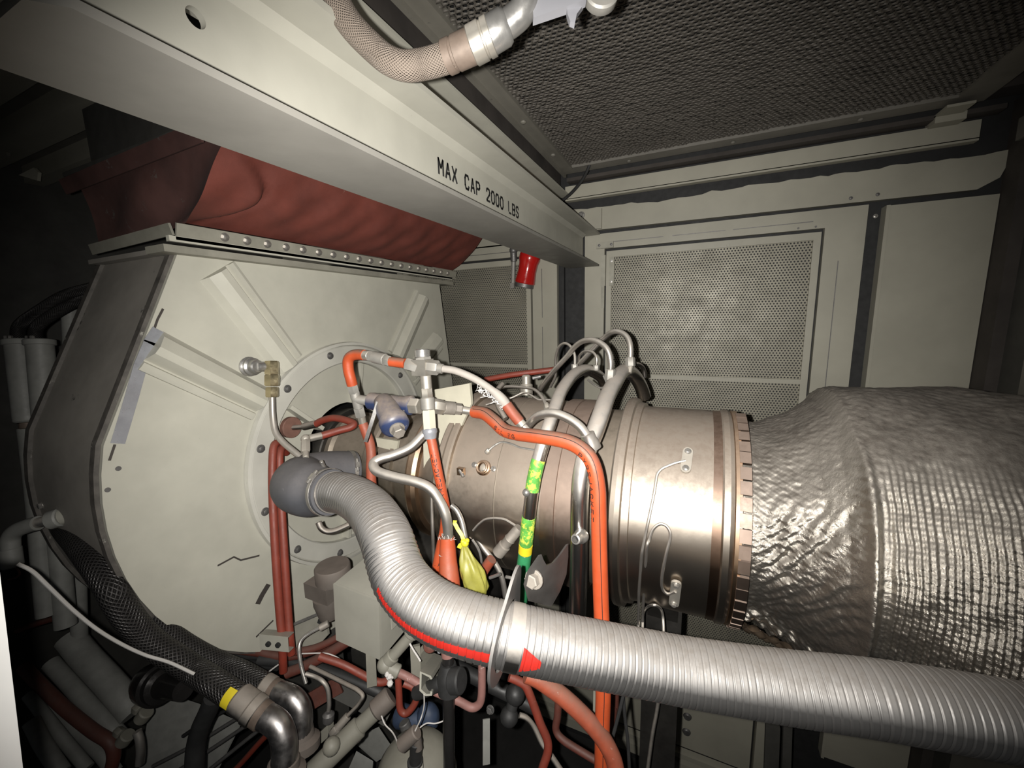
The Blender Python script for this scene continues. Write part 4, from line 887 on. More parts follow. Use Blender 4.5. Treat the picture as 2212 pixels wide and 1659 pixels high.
letters(MB(),'SIL',lambda u,v,l: pl3(Lt-dd-.205+u,v-.006,l),.0115,.007,.0095,.0016,.0004).build('lettering',INK,slv,label='black letters SIL low on the hose')
# S-bent steel tube into its orange boot
sb=thing('bent_tube','polished S-bent steel tube ending in a flared orange fire sleeve','tube',(-0.6705,0.7394,2.0231))
tubepart('tube',sb,[(-0.6192,0.837,2.1251),(-0.634,0.8154,2.1046),(-0.6548,0.7901,2.0788),(-0.6862,0.7619,2.0644),(-0.7087,0.7395,2.0593),(-0.7169,0.723,2.0505),(-0.6971,0.7131,2.0376),(-0.6535,0.72,2.027),(-0.5976,0.7328,2.0174),(-0.5615,0.7411,2.0021),(-0.5388,0.7455,1.9688),(-0.5252,0.7459,1.9367),(-0.5211,0.746,1.8957),(-0.5213,0.7451,1.8599)],.0122,STEEL,seg=18,n=7)
tubepart('boot',sb,[(-0.5232,0.7441,1.8842),(-0.5209,0.7402,1.8567),(-0.5163,0.7323,1.826),(-0.5078,0.7223,1.792),(-0.5012,0.7126,1.7519)],[.0172+.0085*k/32 for k in range(33)],ORANGE,seg=20)
MB().lathe((-0.5214,0.7376,1.8435),V((-0.5163,0.7323,1.826))-V((-0.5209,0.7402,1.8567)),[(-.0012,.0195),(0,.0205),(.0012,.0195)],20).build('tie_wire',FRAY,sb)
mb=MB(); rs=random.Random(8)
for k in range(26):
    a=V((-0.5232,0.7441,1.8842))+V((rs.uniform(-.019,.019),rs.uniform(-.017,.012),rs.uniform(-.004,.004))); mb.tube([a,a+V((rs.uniform(-.006,.008),rs.uniform(-.005,.003),rs.uniform(.002,.011)))],.0007,4)
mb.build('frayed_edge',FRAY,sb,kind='stuff')
pipe('drop_tube',[(-0.6233,0.8262,1.9516),(-0.62,0.819,1.9028),(-0.615,0.8103,1.8418),(-0.6128,0.8038,1.7381),(-0.6123,0.7984,1.645)],.0052,DSTEEL,'thin dull steel tube dropping behind the lettered hose',cat='tube',seg=10)
# yellow ribbon and bag
yb=thing('yellow_bag','dusty yellow plastic bag knotted round the thin tube beside the orange boot','bag',(-0.4551,0.738,1.8378))
A=[]
bp=[(-0.4766,0.7451,1.8701),(-0.4704,0.7401,1.8578),(-0.4621,0.7354,1.8412),(-0.4518,0.7312,1.8227),(-0.445,0.7305,1.8012),(-0.4382,0.7301,1.7819),(-0.436,0.7338,1.7656)]; bw=[.008,.016,.025,.033,.036,.033,.022]
bpp=cr(bp,5); rr=np.interp(np.linspace(0,1,len(bpp)),np.linspace(0,1,7),bw)
for i,(p,t,u,w) in enumerate(frames(bpp)):
    row=[]
    for k in range(36):
        a=2*math.pi*k/36; f=1+.14*math.sin(5*a+i*.15)+.08*math.sin(9*a-i*.3); c1=(CAMR@V((1,0,0))); c2=t.cross(c1); row.append(p+c1*(rr[i]*.78*math.cos(a)*f)+c2*(rr[i]*.42*math.sin(a)*f))
    A.append(row)
grid('bag',np.array([[tuple(q) for q in r] for r in A]),YBAG,yb,wrap=True)
MB().ball((-0.4735,0.7428,1.8804),.0098,14,(1.05,.9,.95)).ball((-0.4766,0.74,1.8849),.006,10).ball((-0.4677,0.7444,1.8868),.006,10).build('knot',YELLOW,yb)
MB().strip([(-0.4752,0.742,1.8864),(-0.4813,0.7428,1.9),(-0.4924,0.7451,1.9105),(-0.5027,0.7481,1.9223),(-0.502,0.7496,1.9288)],.009,.001,CAMR@V((.3,0,1))).strip([(-0.4769,0.7401,1.88),(-0.4831,0.7375,1.8753),(-0.4858,0.7351,1.8689)],.010,.001,CAMR@V((.2,.2,1))).build('ribbon_tail',YELLOW,yb)
# tubes and fittings in the gap behind the bag
pipe('drain_tube',[(-0.5357,0.7869,1.9433),(-0.521,0.7864,1.9339),(-0.5069,0.7836,1.9134),(-0.4957,0.7779,1.8843),(-0.4915,0.7754,1.8595),(-0.4925,0.7813,1.8022)],.0065,BSTEEL,'bright steel tube arcing down into the yellow knot',cat='tube')
pipe('drain_tube',[(-0.5514,0.9,1.7897),(-0.5375,0.9,1.7998),(-0.5122,0.9,1.7675),(-0.4801,0.9,1.7331),(-0.4599,0.9,1.6961),(-0.4489,0.9,1.6353),(-0.4449,0.9,1.5789)],.0078,STEEL,'steel drain tube slanting down behind the pink sleeve',cat='tube')
pipe('drain_tube',[(-0.5363,0.88,1.8011),(-0.5225,0.88,1.7835),(-0.5132,0.88,1.7635),(-0.5099,0.88,1.7378),(-0.5199,0.885,1.704)],.0036,BSTEEL,'slim bright tube curving past the yellow bag',cat='tube',seg=8)
pipe('drain_tube',[(-0.5213,0.8621,1.8398),(-0.5067,0.8655,1.8584),(-0.4863,0.868,1.8771),(-0.4596,0.8701,1.884),(-0.43,0.8703,1.8871),(-0.4103,0.87,1.8796),(-0.3849,0.865,1.8721),(-0.351,0.8653,1.8627)],.0032,STEEL,'thin steel tube bridging across to the green-banded pipe',cat='tube',bend=.01,seg=8)
fb_=thing('blanked_fitting','knobbly dull metal fitting where the thin bridge tube starts','pipe fitting',(-0.5475,0.9,1.8089))
MB().lathe((-0.5608,0.9,1.7834),V((-0.5284,0.9,1.8379))-V((-0.5608,0.9,1.7834)),[(0,.008),(.002,.012),(.018,.012),(.02,.009),(.036,.009),(.038,.005)],16).build('body',DSTEEL,fb_)
MB().lathe((-0.5519,0.93,1.8237),(.2,-.9,.3),[(0,.02),(.012,.02),(.016,.015),(.03,.013),(.032,.006)],20).build('boss',DSTEEL,fb_)
sl=thing('sleeve_coupling','dusty brown hose coupling with a faded red sleeve, slanting beside the green pipe','pipe fitting',(-0.448,0.86,1.7987))
MB().lathe((-0.3918,0.86,1.8669),V((-0.4806,0.84,1.7468))-V((-0.3918,0.86,1.8669)),[(-.012,.011),(0,.0135),(.028,.0135),(.030,.0150),(.034,.0135),(.052,.0135),(.054,.0165),(.084,.0165),(.087,.012)],20).build('coupling',PLUG,sl)
tubepart('sleeve',sl,[(-0.4624,0.852,1.776),(-0.476,0.85,1.7551),(-0.4895,0.85,1.73),(-0.4951,0.85,1.6985),(-0.5018,0.86,1.6338)],.0135,ORANGED,seg=14)
pipe('drain_tube',[(-0.4634,0.84,1.7299),(-0.4467,0.84,1.7397),(-0.433,0.84,1.7486)],.0045,BSTEEL,'stub of bright tube lying just above the hose by the green pipe',cat='tube',seg=8)
pipe('drain_tube',[(-0.4159,0.84,1.7453),(-0.4002,0.84,1.7456),(-0.3849,0.84,1.738),(-0.3796,0.85,1.7106)],.0042,BSTEEL,'little bright hooked tube left of the clamp bracket',cat='tube',seg=8)

# ================================================================ big corrugated metal hose
ch=thing('corrugated_hose','large silver corrugated metal hose sweeping across the foreground','hose',(-0.2729,0.5573,1.8561))
hp=[(-0.9088,0.7268,1.9412),(-0.8328,0.7147,1.9589),(-0.7616,0.6979,1.963),(-0.6832,0.6665,1.96),(-0.6144,0.6249,1.9563),(-0.5675,0.5942,1.945),(-0.5387,0.5753,1.9211),(-0.5072,0.5579,1.8994),(-0.4562,0.5399,1.8856),(-0.3987,0.5312,1.8769),(-0.3348,0.5367,1.8683),(-0.2729,0.5571,1.8545),(-0.1985,0.5877,1.835),(-0.1242,0.6186,1.8171),(-0.0499,0.6496,1.8),(0.024,0.6708,1.7917),(0.1615,0.6958,1.7964),(0.2818,0.7091,1.8116),(0.3953,0.733,1.81),(0.4768,0.7527,1.8049),(0.5534,0.7704,1.8008)]
HR=.0525; hpp=resample(cr(hp,14),.0011); pitch=.0112
Fh=frames(hpp); L_=np.array([0]+list(np.cumsum([(b-a).length for a,b in zip(hpp,hpp[1:])])))
phs=(L_/pitch)%1
def prof(p,rdg=.0003): # flat crown, narrow rolled ridge beside a narrow groove
    return -.0030*math.exp(-((p-.5)/.065)**2)+rdg*math.exp(-((p-.66)/.09)**2)
A=np.zeros((len(Fh),48,3)); ca=np.cos(np.linspace(0,2*np.pi,48,endpoint=False)); sa_=np.sin(np.linspace(0,2*np.pi,48,endpoint=False))
for i,(p,t,u,w) in enumerate(Fh):
    r=HR+prof(phs[i],.0003+.0011*math.exp(-((L_[i]-.42)/.17)**2)); A[i]=np.array(p)[None]+np.outer(ca*r,np.array(u))+np.outer(sa_*r,np.array(w))
grid('corrugated_body',A,HOSEM,ch,wrap=True)
def hosestrip(name,i0,i1,f,half,lift,taper=None):
    B=[]
    for i in range(i0,i1):
        p,t,_,_=Fh[i]; g=V(f)-t*V(f).dot(t); g.normalize(); k=t.cross(g); r=HR+prof(phs[i],.0003+.0011*math.exp(-((L_[i]-.42)/.17)**2))+lift; row=[]
        hw=half*(taper((i-i0)/(i1-i0)) if taper else 1)
        for j_ in range(9):
            a=hw*(j_/4-1); row.append(tuple(p+(g*math.cos(a)+k*math.sin(a))*r))
        B.append(row)
    return grid(name,np.array(B),STRIPE,ch)
def near(p): return min(range(len(hpp)),key=lambda i:(hpp[i]-V(p)).length)
i0,i1,i2,i3=near((-0.5019,0.5591,1.8921)),near((-0.2915,0.5495,1.8598)),near((-0.2773,0.5552,1.8555))+24,near((-0.2245,0.5769,1.8413))
fst=V((-0.3722,0.4921,1.8707))-V((-0.3987,0.5312,1.8769))
hosestrip('red_stripe',i0,i1,fst,.175,.0012,lambda s:.55+.45*s)
fs2=V((-0.2455,0.5196,1.8551))-V((-0.2639,0.5607,1.8519))
hosestrip('red_stripe',i2,i3,fs2,.42,.0012,lambda s:1-.75*s)
MB().tube(hpp[near((-0.9088,0.7268,1.9412)):near((-0.8593,0.7184,1.9543))],.0545,40).build('end_cuff',HOSEC,ch)
rb=thing('rubber_elbow','dark grey moulded rubber elbow with clamp bands on the hose end','hose elbow',(-0.985,0.7161,1.9523))
rp=[(-0.8701,0.7187,1.9524),(-0.9205,0.7222,1.9453),(-0.9726,0.7258,1.9435),(-1.0204,0.7426,1.9416),(-1.0523,0.7825,1.9353),(-1.0483,0.8286,1.9331),(-1.0348,0.878,1.9257),(-1.0112,0.9314,1.9141)]
rpp=cr(rp,8); tubepart('sleeve',rb,rp,[float(np.interp(k/(len(rpp)-1),[0,.10,.22,.4,.7,1],[.060,.0605,.074,.079,.072,.064])) for k in range(len(rpp))],RUBBER,seg=36)
def band(par,pts,at,r,w,m,scr):
    i=min(range(len(pts)),key=lambda i:(pts[i]-V(at)).length); p,t,_,_=frames(pts)[i]
    MB().lathe(p-t*w/2,t,[(0,r),(.0005,r+.0016),(w-.0005,r+.0016),(w,r)],40,caps=False).build('clamp_band',m,par); cb_=[c for c in COL.objects if c.parent==par and c.name.startswith('clamp_band')][-1]
    s=V(scr)-p; s-=t*s.dot(t); s.normalize(); g=t.cross(s); q=p+s*(r+.005)
    MB().box(q,(w*1.0,.018,.009),(t,g,s)).cyl(q-g*.02,q+g*.02,.0042).build('clamp_screw',BOLTM,cb_)
band(rb,rpp,(-0.8833,0.7179,1.9505),.0615,.011,BOLTM,(-0.8576,0.6753,2.0202))
band(rb,rpp,(-1.0174,0.9178,1.9166),.066,.012,BOLTM,(-0.9449,0.8822,1.9673))
for q in ((-0.9286,0.7514,2.0043),(-1.0266,0.7741,2.0086)): MB().cyl(q,V(q)+V((.004,-.01,.02)),.005).build('clamp_tab',BOLTM,rb)
tubepart('drain_pipe',rb,[(-0.9608,0.7399,1.8369),(-0.9528,0.7405,1.8197),(-0.9419,0.7489,1.8076),(-0.923,0.7631,1.807),(-0.8948,0.7891,1.8182)],.0085,DSTEEL,seg=10)
# clamp plate round the hose and the bracket it hangs from
cb=thing('hose_bracket','dark grey hose clamp plate and notched bracket holding the big hose','bracket',(-0.2608,0.5729,1.9116))
i=near((-0.2773,0.5552,1.8555)); p,t,_,_=Fh[i]
tc2=(V((.05,-.75,.35))-t*t.dot(V((.05,-.75,.35)))).normalized(); t=(t*.95-tc2*-.26).normalized(); hx=V((-0.2574,0.5983,1.9513))-p; hx-=t*hx.dot(t); hd=hx.normalized(); g=t.cross(hd)
n=60; inn=[];ou=[]
for k in range(n):
    a=2*math.pi*k/n; d=hd*math.cos(a)+g*math.sin(a); inn.append(p+d*.0575); tear=.078+(hx.length+.010-.078)*math.exp(-((a if a<math.pi else a-2*math.pi)/.42)**2); ou.append(p+d*tear)
mb=MB()
for off in (0,-.005):
    mb.add([q+t*off for q in inn]+[q+t*off for q in ou],[(k,n+k,n+(k+1)%n,(k+1)%n) for k in range(n)])
for ringp in (inn,ou): mb.add(list(ringp)+[q-t*.005 for q in ringp],[(k,(k+1)%n,n+(k+1)%n,n+k) for k in range(n)])
mb.build('clamp_plate',PLATEM,cb)
MB().tube(hpp[i+2:i+23],.0538,40,caps=False).build('clamp_cuff',HOSEC,cb)
bp_=[(-0.2622,0.6,1.927),(-0.2565,0.605,1.9518),(-0.2444,0.63,1.9709),(-0.2419,0.635,1.9564),(-0.2376,0.64,1.9432),(-0.2309,0.66,1.9392),(-0.2268,0.69,1.9388),(-0.2199,0.72,1.9472),(-0.22,0.72,1.9177),(-0.2225,0.715,1.8809),(-0.2283,0.69,1.8579),(-0.2346,0.66,1.847),(-0.2479,0.64,1.8634),(-0.258,0.61,1.8877)]
brp=MB().prism(bp_,(.004,.005,0)).build('bracket_plate',PLATED,cb)
c0=V((-0.2493,0.622,1.9271)); MB().bolt(c0,(-.15,-1,.15),.0135,.017).build('hex_bolt',PLUG,brp)

# ================================================================ left of the engine: bulkhead line, igniter lead, red hoses
bt=thing('bulkhead_line','steel tube with yellow zinc nuts from the plenum bulkhead down to the rubber elbow','tube',(-1.1651,0.7882,2.1925))
c0=V((-1.236,0.7739,2.2745)); d=V((1,-.02,.03)).normalized()
MB().lathe(c0,d,[(0,.030),(.004,.030),(.006,.024),(.012,.027),(.020,.027),(.024,.021),(.040,.020),(.044,.016)],28).build('bulkhead_nut',CHROME,bt)
e1=c0+d*.042; e2=V((-1.1883,0.8085,2.2716))
MB().cyl(e1-d*.004,e2,.0155).build('bulkhead_stub',CHROME,bt)
seg_(bt,'n','elbow_body',V((-1.1804,0.8097,2.2889)),V((-1.1771,0.8034,2.2454)),.021,BRASS)
seg_(bt,'n','hex_nut',V((-1.1753,0.8025,2.2485)),V((-1.1737,0.7969,2.2135)),.0215,BRASS); seg_(bt,'n','hex_nut',V((-1.1717,0.7952,2.211)),V((-1.1703,0.7903,2.1803)),.0185,BRASS)
tubepart('tube',bt,[(-1.1695,0.7901,2.1832),(-1.1606,0.7777,2.1229),(-1.1426,0.7666,2.0768),(-1.1091,0.7658,2.0488),(-1.0416,0.7678,2.0117)],.0092,STEEL,bend=.03,seg=14)
bd=thing('igniter_lead','brown disc with a looped orange lead down to the rubber elbow','lead',(-1.24,0.8892,2.053))
MB().lathe((-1.238,0.8877,2.0536),(1,0,0),[(-.006,.036),(.008,.036),(.010,.034)],32).build('disc',BRICKR,bd)
MB().cyl((-1.232,0.8899,2.0519),(-1.1951,0.9057,2.0544),.0085).cyl((-1.1979,0.9044,2.0545),(-1.1485,0.9181,2.0667),.0125).build('connector',DSTEEL,bd)
tubepart('sleeve',bd,[(-1.1512,0.9166,2.0653),(-1.1221,0.9214,2.0794),(-1.0738,0.9233,2.0908),(-1.0231,0.9239,2.0887),(-0.9851,0.923,2.0799),(-0.9863,0.9097,2.071),(-1.0074,0.8879,2.0657),(-1.0294,0.8655,2.0592),(-1.0469,0.8454,2.0541)],.0115,REDH,seg=14,n=6)
MB().cyl((-1.0431,0.8474,2.0554),(-1.0564,0.8133,2.0549),.011).ball((-1.0578,0.8018,2.0566),.0135,14).nut((-1.0577,0.8014,2.0539),(-1.0298,0.7755,2.0248),.0135).cyl((-1.0299,0.776,2.0275),(-1.0104,0.7604,2.0153),.0085).build('elbow_fitting',NUTM,bd)
rh=thing('red_hose_pair','pair of brick red sleeved hoses running down in front of the bolted ring','hose',(-1.0661,0.6853,1.7396))
tubepart('hose',rh,[(-1.1908,0.812,2.0183),(-1.1656,0.7824,2.0376),(-1.1548,0.7624,2.0228),(-1.1348,0.7361,1.9498),(-1.1091,0.71,1.8631),(-1.0811,0.6811,1.7237),(-1.06,0.6593,1.5797),(-1.0509,0.6513,1.5121),(-1.0546,0.6479,1.4404),(-1.0605,0.6476,1.3919)],.0112,REDH,seg=16)
tubepart('hose',rh,[(-1.1919,0.8283,1.9882),(-1.1678,0.7997,2.0155),(-1.15,0.7771,1.9994),(-1.1313,0.7561,1.9278),(-1.1034,0.7308,1.8397),(-1.076,0.7036,1.7115),(-1.0515,0.6779,1.5685),(-1.039,0.6664,1.5039),(-1.0405,0.6658,1.4424)],.0112,REDH,seg=16)
cl=thing('hose_clamp_block','cream folded clamp block with two black holes on the red hose pair','clamp',(-1.0372,0.6256,1.52))
f=[V((-1.0771,0.6054,1.5405)),V((-0.9945,0.6318,1.5385)),V((-0.9949,0.6298,1.4976)),V((-1.0778,0.6032,1.4993))]; bkv=V((-1.1024,0.6403,1.5203))-f[0]
MB().prism(f,(f[0]-V((-1.0675,0.6,1.5481)))*-.3).build('front_face',CREAM2,cl)
tp=[f[0],f[1],f[1]+bkv,f[0]+bkv]; MB().prism(tp,(0,0,.003)).build('top_flange',CREAM2,cl)
bo_=[f[3],f[2],f[2]+bkv*.8,f[3]+bkv*.8]; MB().prism(bo_,(0,0,-.003)).build('bottom_flange',CREAM2,cl)
fn=(f[1]-f[0]).cross(f[3]-f[0]).normalized(); fn=fn if fn.dot(V((0,0,2.4))-f[0])>0 else -fn
for q in ((-1.0477,0.6095,1.5194),(-1.0201,0.6187,1.5186)): MB().cyl(V(q)-fn*.004,V(q)+fn*.005,.0072).build('clamp_hole',BLACKM,cl)
pipe('red_pipe',[(-1.4614,0.6443,1.3424),(-1.3552,0.6706,1.3422),(-1.2517,0.6962,1.3439),(-1.1596,0.7259,1.3364),(-1.0569,0.7677,1.3685),(-0.9766,0.8018,1.4154)],.0135,DRED,'dark red pipe running flat under the plenum behind the clamp block',seg=12)
pipe('red_pipe',[(-1.0859,0.6733,1.3519),(-1.0419,0.6968,1.3701),(-0.9857,0.7281,1.4005),(-0.9235,0.764,1.4419),(-0.8923,0.7817,1.4605)],.0150,DRED,'dirty red pipe climbing right from the foot of the red hose pair',seg=12)
pipe('red_pipe',[(-1.0832,0.7053,1.399),(-1.029,0.732,1.4089),(-0.978,0.7597,1.4329),(-0.9428,0.7808,1.4602)],.011,DRED,'thinner red pipe just above the dirty red one, left of the box',seg=12)
pipe('copper_tube',[(-0.9735,0.73,1.5044),(-0.9859,0.7237,1.5007),(-1.0081,0.7004,1.49),(-1.0174,0.6831,1.4793),(-1.0125,0.6708,1.4606),(-0.9956,0.6603,1.4209),(-0.9728,0.6526,1.3819)],.0055,BSTEEL,'bright bent tube hanging open-ended in front of the red pipes',cat='tube',seg=10)
MB_=MB().cyl((-0.9859,0.7234,1.4993),(-0.9693,0.7434,1.5063),.0105); tag(MB_.build('tube_nut',PLUG,loc=(-0.9737,0.7307,1.5085)),'grey nut at the top end of the bright open-ended tube','nut')
gs=thing('slotted_gusset','cream gusset plate with an oblong slot left of the junction box','bracket',(-1.0783,0.7588,1.4356))
MB().prism([(-1.1273,0.7386,1.4486),(-1.0702,0.8117,1.4614),(-1.0584,0.8035,1.386),(-1.0739,0.7815,1.3645),(-1.1159,0.7307,1.3754)],(0,.008,0)).build('plate',CONDM,gs)
MB().prism([V(q) for q in [(-1.0734,0.7864,1.4525),(-1.0604,0.7998,1.4632),(-1.0506,0.8035,1.4585),(-1.053,0.797,1.4475),(-1.067,0.7846,1.439),(-1.0731,0.7814,1.4429)]],(0,.004,0)).build('slot',BLACKM,gs)
MB().strip([(-1.1265,0.7353,1.453),(-1.0656,0.8101,1.4657)],.01,.004,(0,-.5,1)).build('seam',DBOLT,gs)
rl=thing('level_switch','dusty brown stepped round casting behind the junction box','switch',(-0.9878,0.7939,1.6476))
MB().lathe((-0.993,0.7959,1.6102),(0,0,1),[(0,.050),(.001,.052),(.046,.052),(.050,.049)],32).build('cap',RELAY,rl)
MB().box((-1.0156,0.7815,1.588),(.095,.075,.05)).build('body',RELAY,rl)
MB().lathe((-1.0078,0.779,1.4922),(0,0,1),[(0,.030),(.05,.042),(.07,.042)],24).build('neck',RELAY,rl)
jb=thing('junction_box','cream square junction box below the big hose','junction box',(-0.8064,0.7112,1.593))
fr=[V(q) for q in [(-0.8939,0.72,1.678),(-0.7295,0.72,1.673),(-0.7428,0.72,1.4901),(-0.9069,0.72,1.495)]]; bv=V((-.005,.125,.004))
MB().prism(fr,bv).build('body',CREAM2,jb)
MB().prism([p+V((0,-.001,0)) for p in fr],(0,-.006,0)).build('cover',CREAM2,jb)
MB().bx(fr[1].x+.0,fr[1].x+.003,.75,.835,1.56,1.60).build('side_plate',CREAM2,jb)
MB().cyl(V((-0.8775,0.8,1.6387)),V((-0.8764,0.8,1.6482)),.009).build('top_screw',DBOLT,jb)
cd=thing('conduit_run','cream conduit from behind the junction box with a threaded elbow','conduit',(-0.6897,0.7098,1.5356))
MB().cyl((-0.6311,0.7392,1.6116),(-0.6455,0.7284,1.5881),.020).cyl((-0.6412,0.7308,1.5904),(-0.6912,0.6964,1.5272),.0145).build('conduit',CONDM,cd)
MB().ball((-0.7016,0.6891,1.5132),.021,16).cyl((-0.6954,0.6937,1.5226),(-0.6829,0.7022,1.5378),.0185).cyl((-0.7015,0.6888,1.5108),(-0.6676,0.7011,1.4931),.0175).build('elbow',CONDM,cd)
MB().bx(-.66,-.645,.76,.82,1.36,1.50).build('standoff',CONDM,cd)
pipe('faded_pipe',[(-0.6876,0.7025,1.4897),(-0.6534,0.715,1.4719),(-0.6167,0.7277,1.4492),(-0.5734,0.7435,1.4263),(-0.528,0.7606,1.4058),(-0.496,0.7721,1.3881),(-0.4785,0.7814,1.3948),(-0.4728,0.7879,1.4164),(-0.4738,0.7959,1.4635),(-0.4761,0.8037,1.513)],.0105,PINK,'faded pink pipe turning up at its right end under the big hose',seg=14)
pipe('orange_pipe',[(-0.9493,0.6865,1.4487),(-0.8848,0.7115,1.4232),(-0.8135,0.7368,1.3817),(-0.785,0.7478,1.3704),(-0.7561,0.7624,1.3775)],.0105,REDH,'brick red pipe slanting right below the junction box',seg=12)
pipe('orange_pipe',[(-0.701,0.7311,1.435),(-0.6967,0.725,1.3898),(-0.6927,0.72,1.3522),(-0.6816,0.7226,1.3381),(-0.6692,0.7293,1.344),(-0.6553,0.7399,1.3674),(-0.654,0.7448,1.3912),(-0.6652,0.7428,1.409),(-0.6865,0.735,1.4196)],.0092,REDH,'brick red hose bent into a V loop under the conduit elbow',seg=12)
mb=MB(); rs=random.Random(3)
for k in range(9): mb.ball(V((-0.6815,0.6831,1.4905))+V((rs.uniform(-.01,.01),rs.uniform(-.006,.006),rs.uniform(-.014,.014))),rs.uniform(.005,.009),8)
tag(mb.build('sealant_lump',FRAY,loc=(-0.6815,0.6831,1.4905)),'lump of white sealant on the red pipe joint','sealant')
# strut channel, black standpipe with valve
sc=thing('strut_channel','cream C-shaped strut channel seen end on beside the black standpipe','channel',(-0.5676,0.676,1.532))
cs=[(907,1450),(931,1460),(932,1468),(928,1466),(927,1463),(911,1456),(911,1490),(921,1499),(929,1499),(930,1493),(934,1494),(933,1503),(919,1504),(906,1492)]
cpts=[(-0.571,0.6689,1.5632),(-0.546,0.6782,1.5515),(-0.5426,0.6784,1.5437),(-0.5466,0.6764,1.5427),(-0.5489,0.6762,1.5472),(-0.5667,0.6699,1.5576),(-0.566,0.6634,1.52),(-0.5542,0.6668,1.5087),(-0.5461,0.6705,1.5085),(-0.5454,0.672,1.5151),(-0.5412,0.6737,1.5139),(-0.5418,0.6716,1.5039),(-0.556,0.665,1.5032),(-0.5699,0.661,1.5168)]
MB().prism(cpts,V((-0.6388,0.8289,1.4483))-V((-0.5627,0.6722,1.5608))).build('channel',CREAM2,sc)
bp=thing('black_standpipe','glossy black standpipe with a dark valve body and a pink stained top','pipe',(-0.5209,0.7101,1.4786))
MB().cyl((-0.5265,0.7256,1.5789),(-0.5053,0.664,1.1824),.0145).build('pipe',BLKPIPE,bp)
MB().lathe((-0.5189,0.7114,1.4809),V((-0.5255,0.722,1.5561))-V((-0.5189,0.7114,1.4809)),[(0,.018),(.004,.028),(.035,.031),(.052,.027),(.062,.022),(.075,.019)],20).cyl((-0.5058,0.704,1.5304),(-0.4772,0.7075,1.5386),.029).build('valve_body',BLKRUB,bp)
tubepart('stained_top',bp,[(-0.5316,0.7308,1.6212),(-0.5295,0.7277,1.5983),(-0.5263,0.7249,1.5744)],.0165,PINK,seg=14)
pipe('branch_pipe',[(-0.6232,0.7116,1.4382),(-0.5901,0.7092,1.4641),(-0.5472,0.7026,1.5044),(-0.5297,0.7118,1.5107)],.017,BLKRUB,'short black branch pipe entering the valve from the left',seg=14)
# small dull tubes at lower centre
t=thing('hydraulic_tube','dull steel hydraulic tube bending down to a black hose end, lower middle','tube',(-0.8111,0.694,1.3856))
tubepart('tube',t,[(-1.0059,0.6939,1.3865),(-0.9178,0.6994,1.3782),(-0.8232,0.6982,1.378),(-0.7987,0.6969,1.37),(-0.8093,0.6877,1.3461),(-0.8395,0.6678,1.3125)],.0062,DSTEEL,bend=.03,seg=10)
MB().cyl((-0.8362,0.67,1.3162),(-0.8551,0.6457,1.2912),.0105).nut((-0.8529,0.6471,1.2937),(-0.8661,0.638,1.2764),.013).build('end_fitting',PLUG,t); MB().cyl((-0.8639,0.6394,1.2788),(-0.8695,0.6314,1.2487),.0125).build('hose_end',BLKRUB,t)
t=thing('hydraulic_tube','steel tube hooping over to a round dark fitting left of the cream pipe','tube',(-0.9158,0.6608,1.4062))
tubepart('tube',t,[(-0.9667,0.6505,1.4167),(-0.9424,0.6601,1.4083),(-0.9133,0.6615,1.4036),(-0.8992,0.6637,1.38),(-0.8939,0.6592,1.3413),(-0.8942,0.6556,1.322)],.0060,STEEL,seg=10); MB().lathe((-0.8939,0.6499,1.2899),V((-0.8945,0.6566,1.3285))-V((-0.8939,0.6499,1.2899)),[(0,.012),(.006,.016),(.022,.016),(.028,.009)],14).build('fitting',DBOLT,t)
pipe('black_hose',[(-1.2411,0.6871,1.3283),(-1.1313,0.7351,1.315),(-1.0047,0.7673,1.2953),(-0.8824,0.7957,1.2652),(-0.8404,0.8112,1.244)],.017,BLKRUB,'thick black hose sloping behind the dull steel tubes',cat='hose')
pipe('black_hose',[(-1.4853,0.6381,1.307),(-1.3746,0.677,1.3032),(-1.214,0.729,1.3066),(-1.149,0.7473,1.3043)],.009,BLKRUB,'thin black hose lying under the dark red pipe',cat='hose')
pipe('black_hose',[(-1.4125,0.6661,1.2772),(-1.3166,0.6984,1.274),(-1.2128,0.7247,1.2793)],.013,BLKRUB,'short thick black hose behind the steel elbows',cat='hose')
cp=thing('cream_pipe','dusty cream pipe with collars and a grey sleeve slanting down, lower middle','pipe',(-0.8169,0.6293,1.2889))
MB().cyl((-0.7388,0.679,1.3654),(-0.7716,0.647,1.3334),.021).cyl((-0.7684,0.6491,1.337),(-0.8407,0.548,1.2689),.0265).build('pipe',CONDM,cp)
MB().cyl((-0.7162,0.7156,1.3878),(-0.7432,0.6765,1.3631),.027).build('grey_sleeve',RELAY,cp); MB().cyl((-0.7769,0.6403,1.3281),(-0.7811,0.6343,1.324),.0275).build('collar_seam',RELAY,cp)
MB().ball((-0.7888,0.5748,1.3477),.021,14).build('boss',CONDM,cp)
MB().prism([(-0.9529,0.6213,1.2192),(-0.9027,0.6539,1.2723),(-0.8999,0.6491,1.2385),(-0.9377,0.6249,1.2006)],(0,.02,0)).build('side_plate',CONDM,cp)
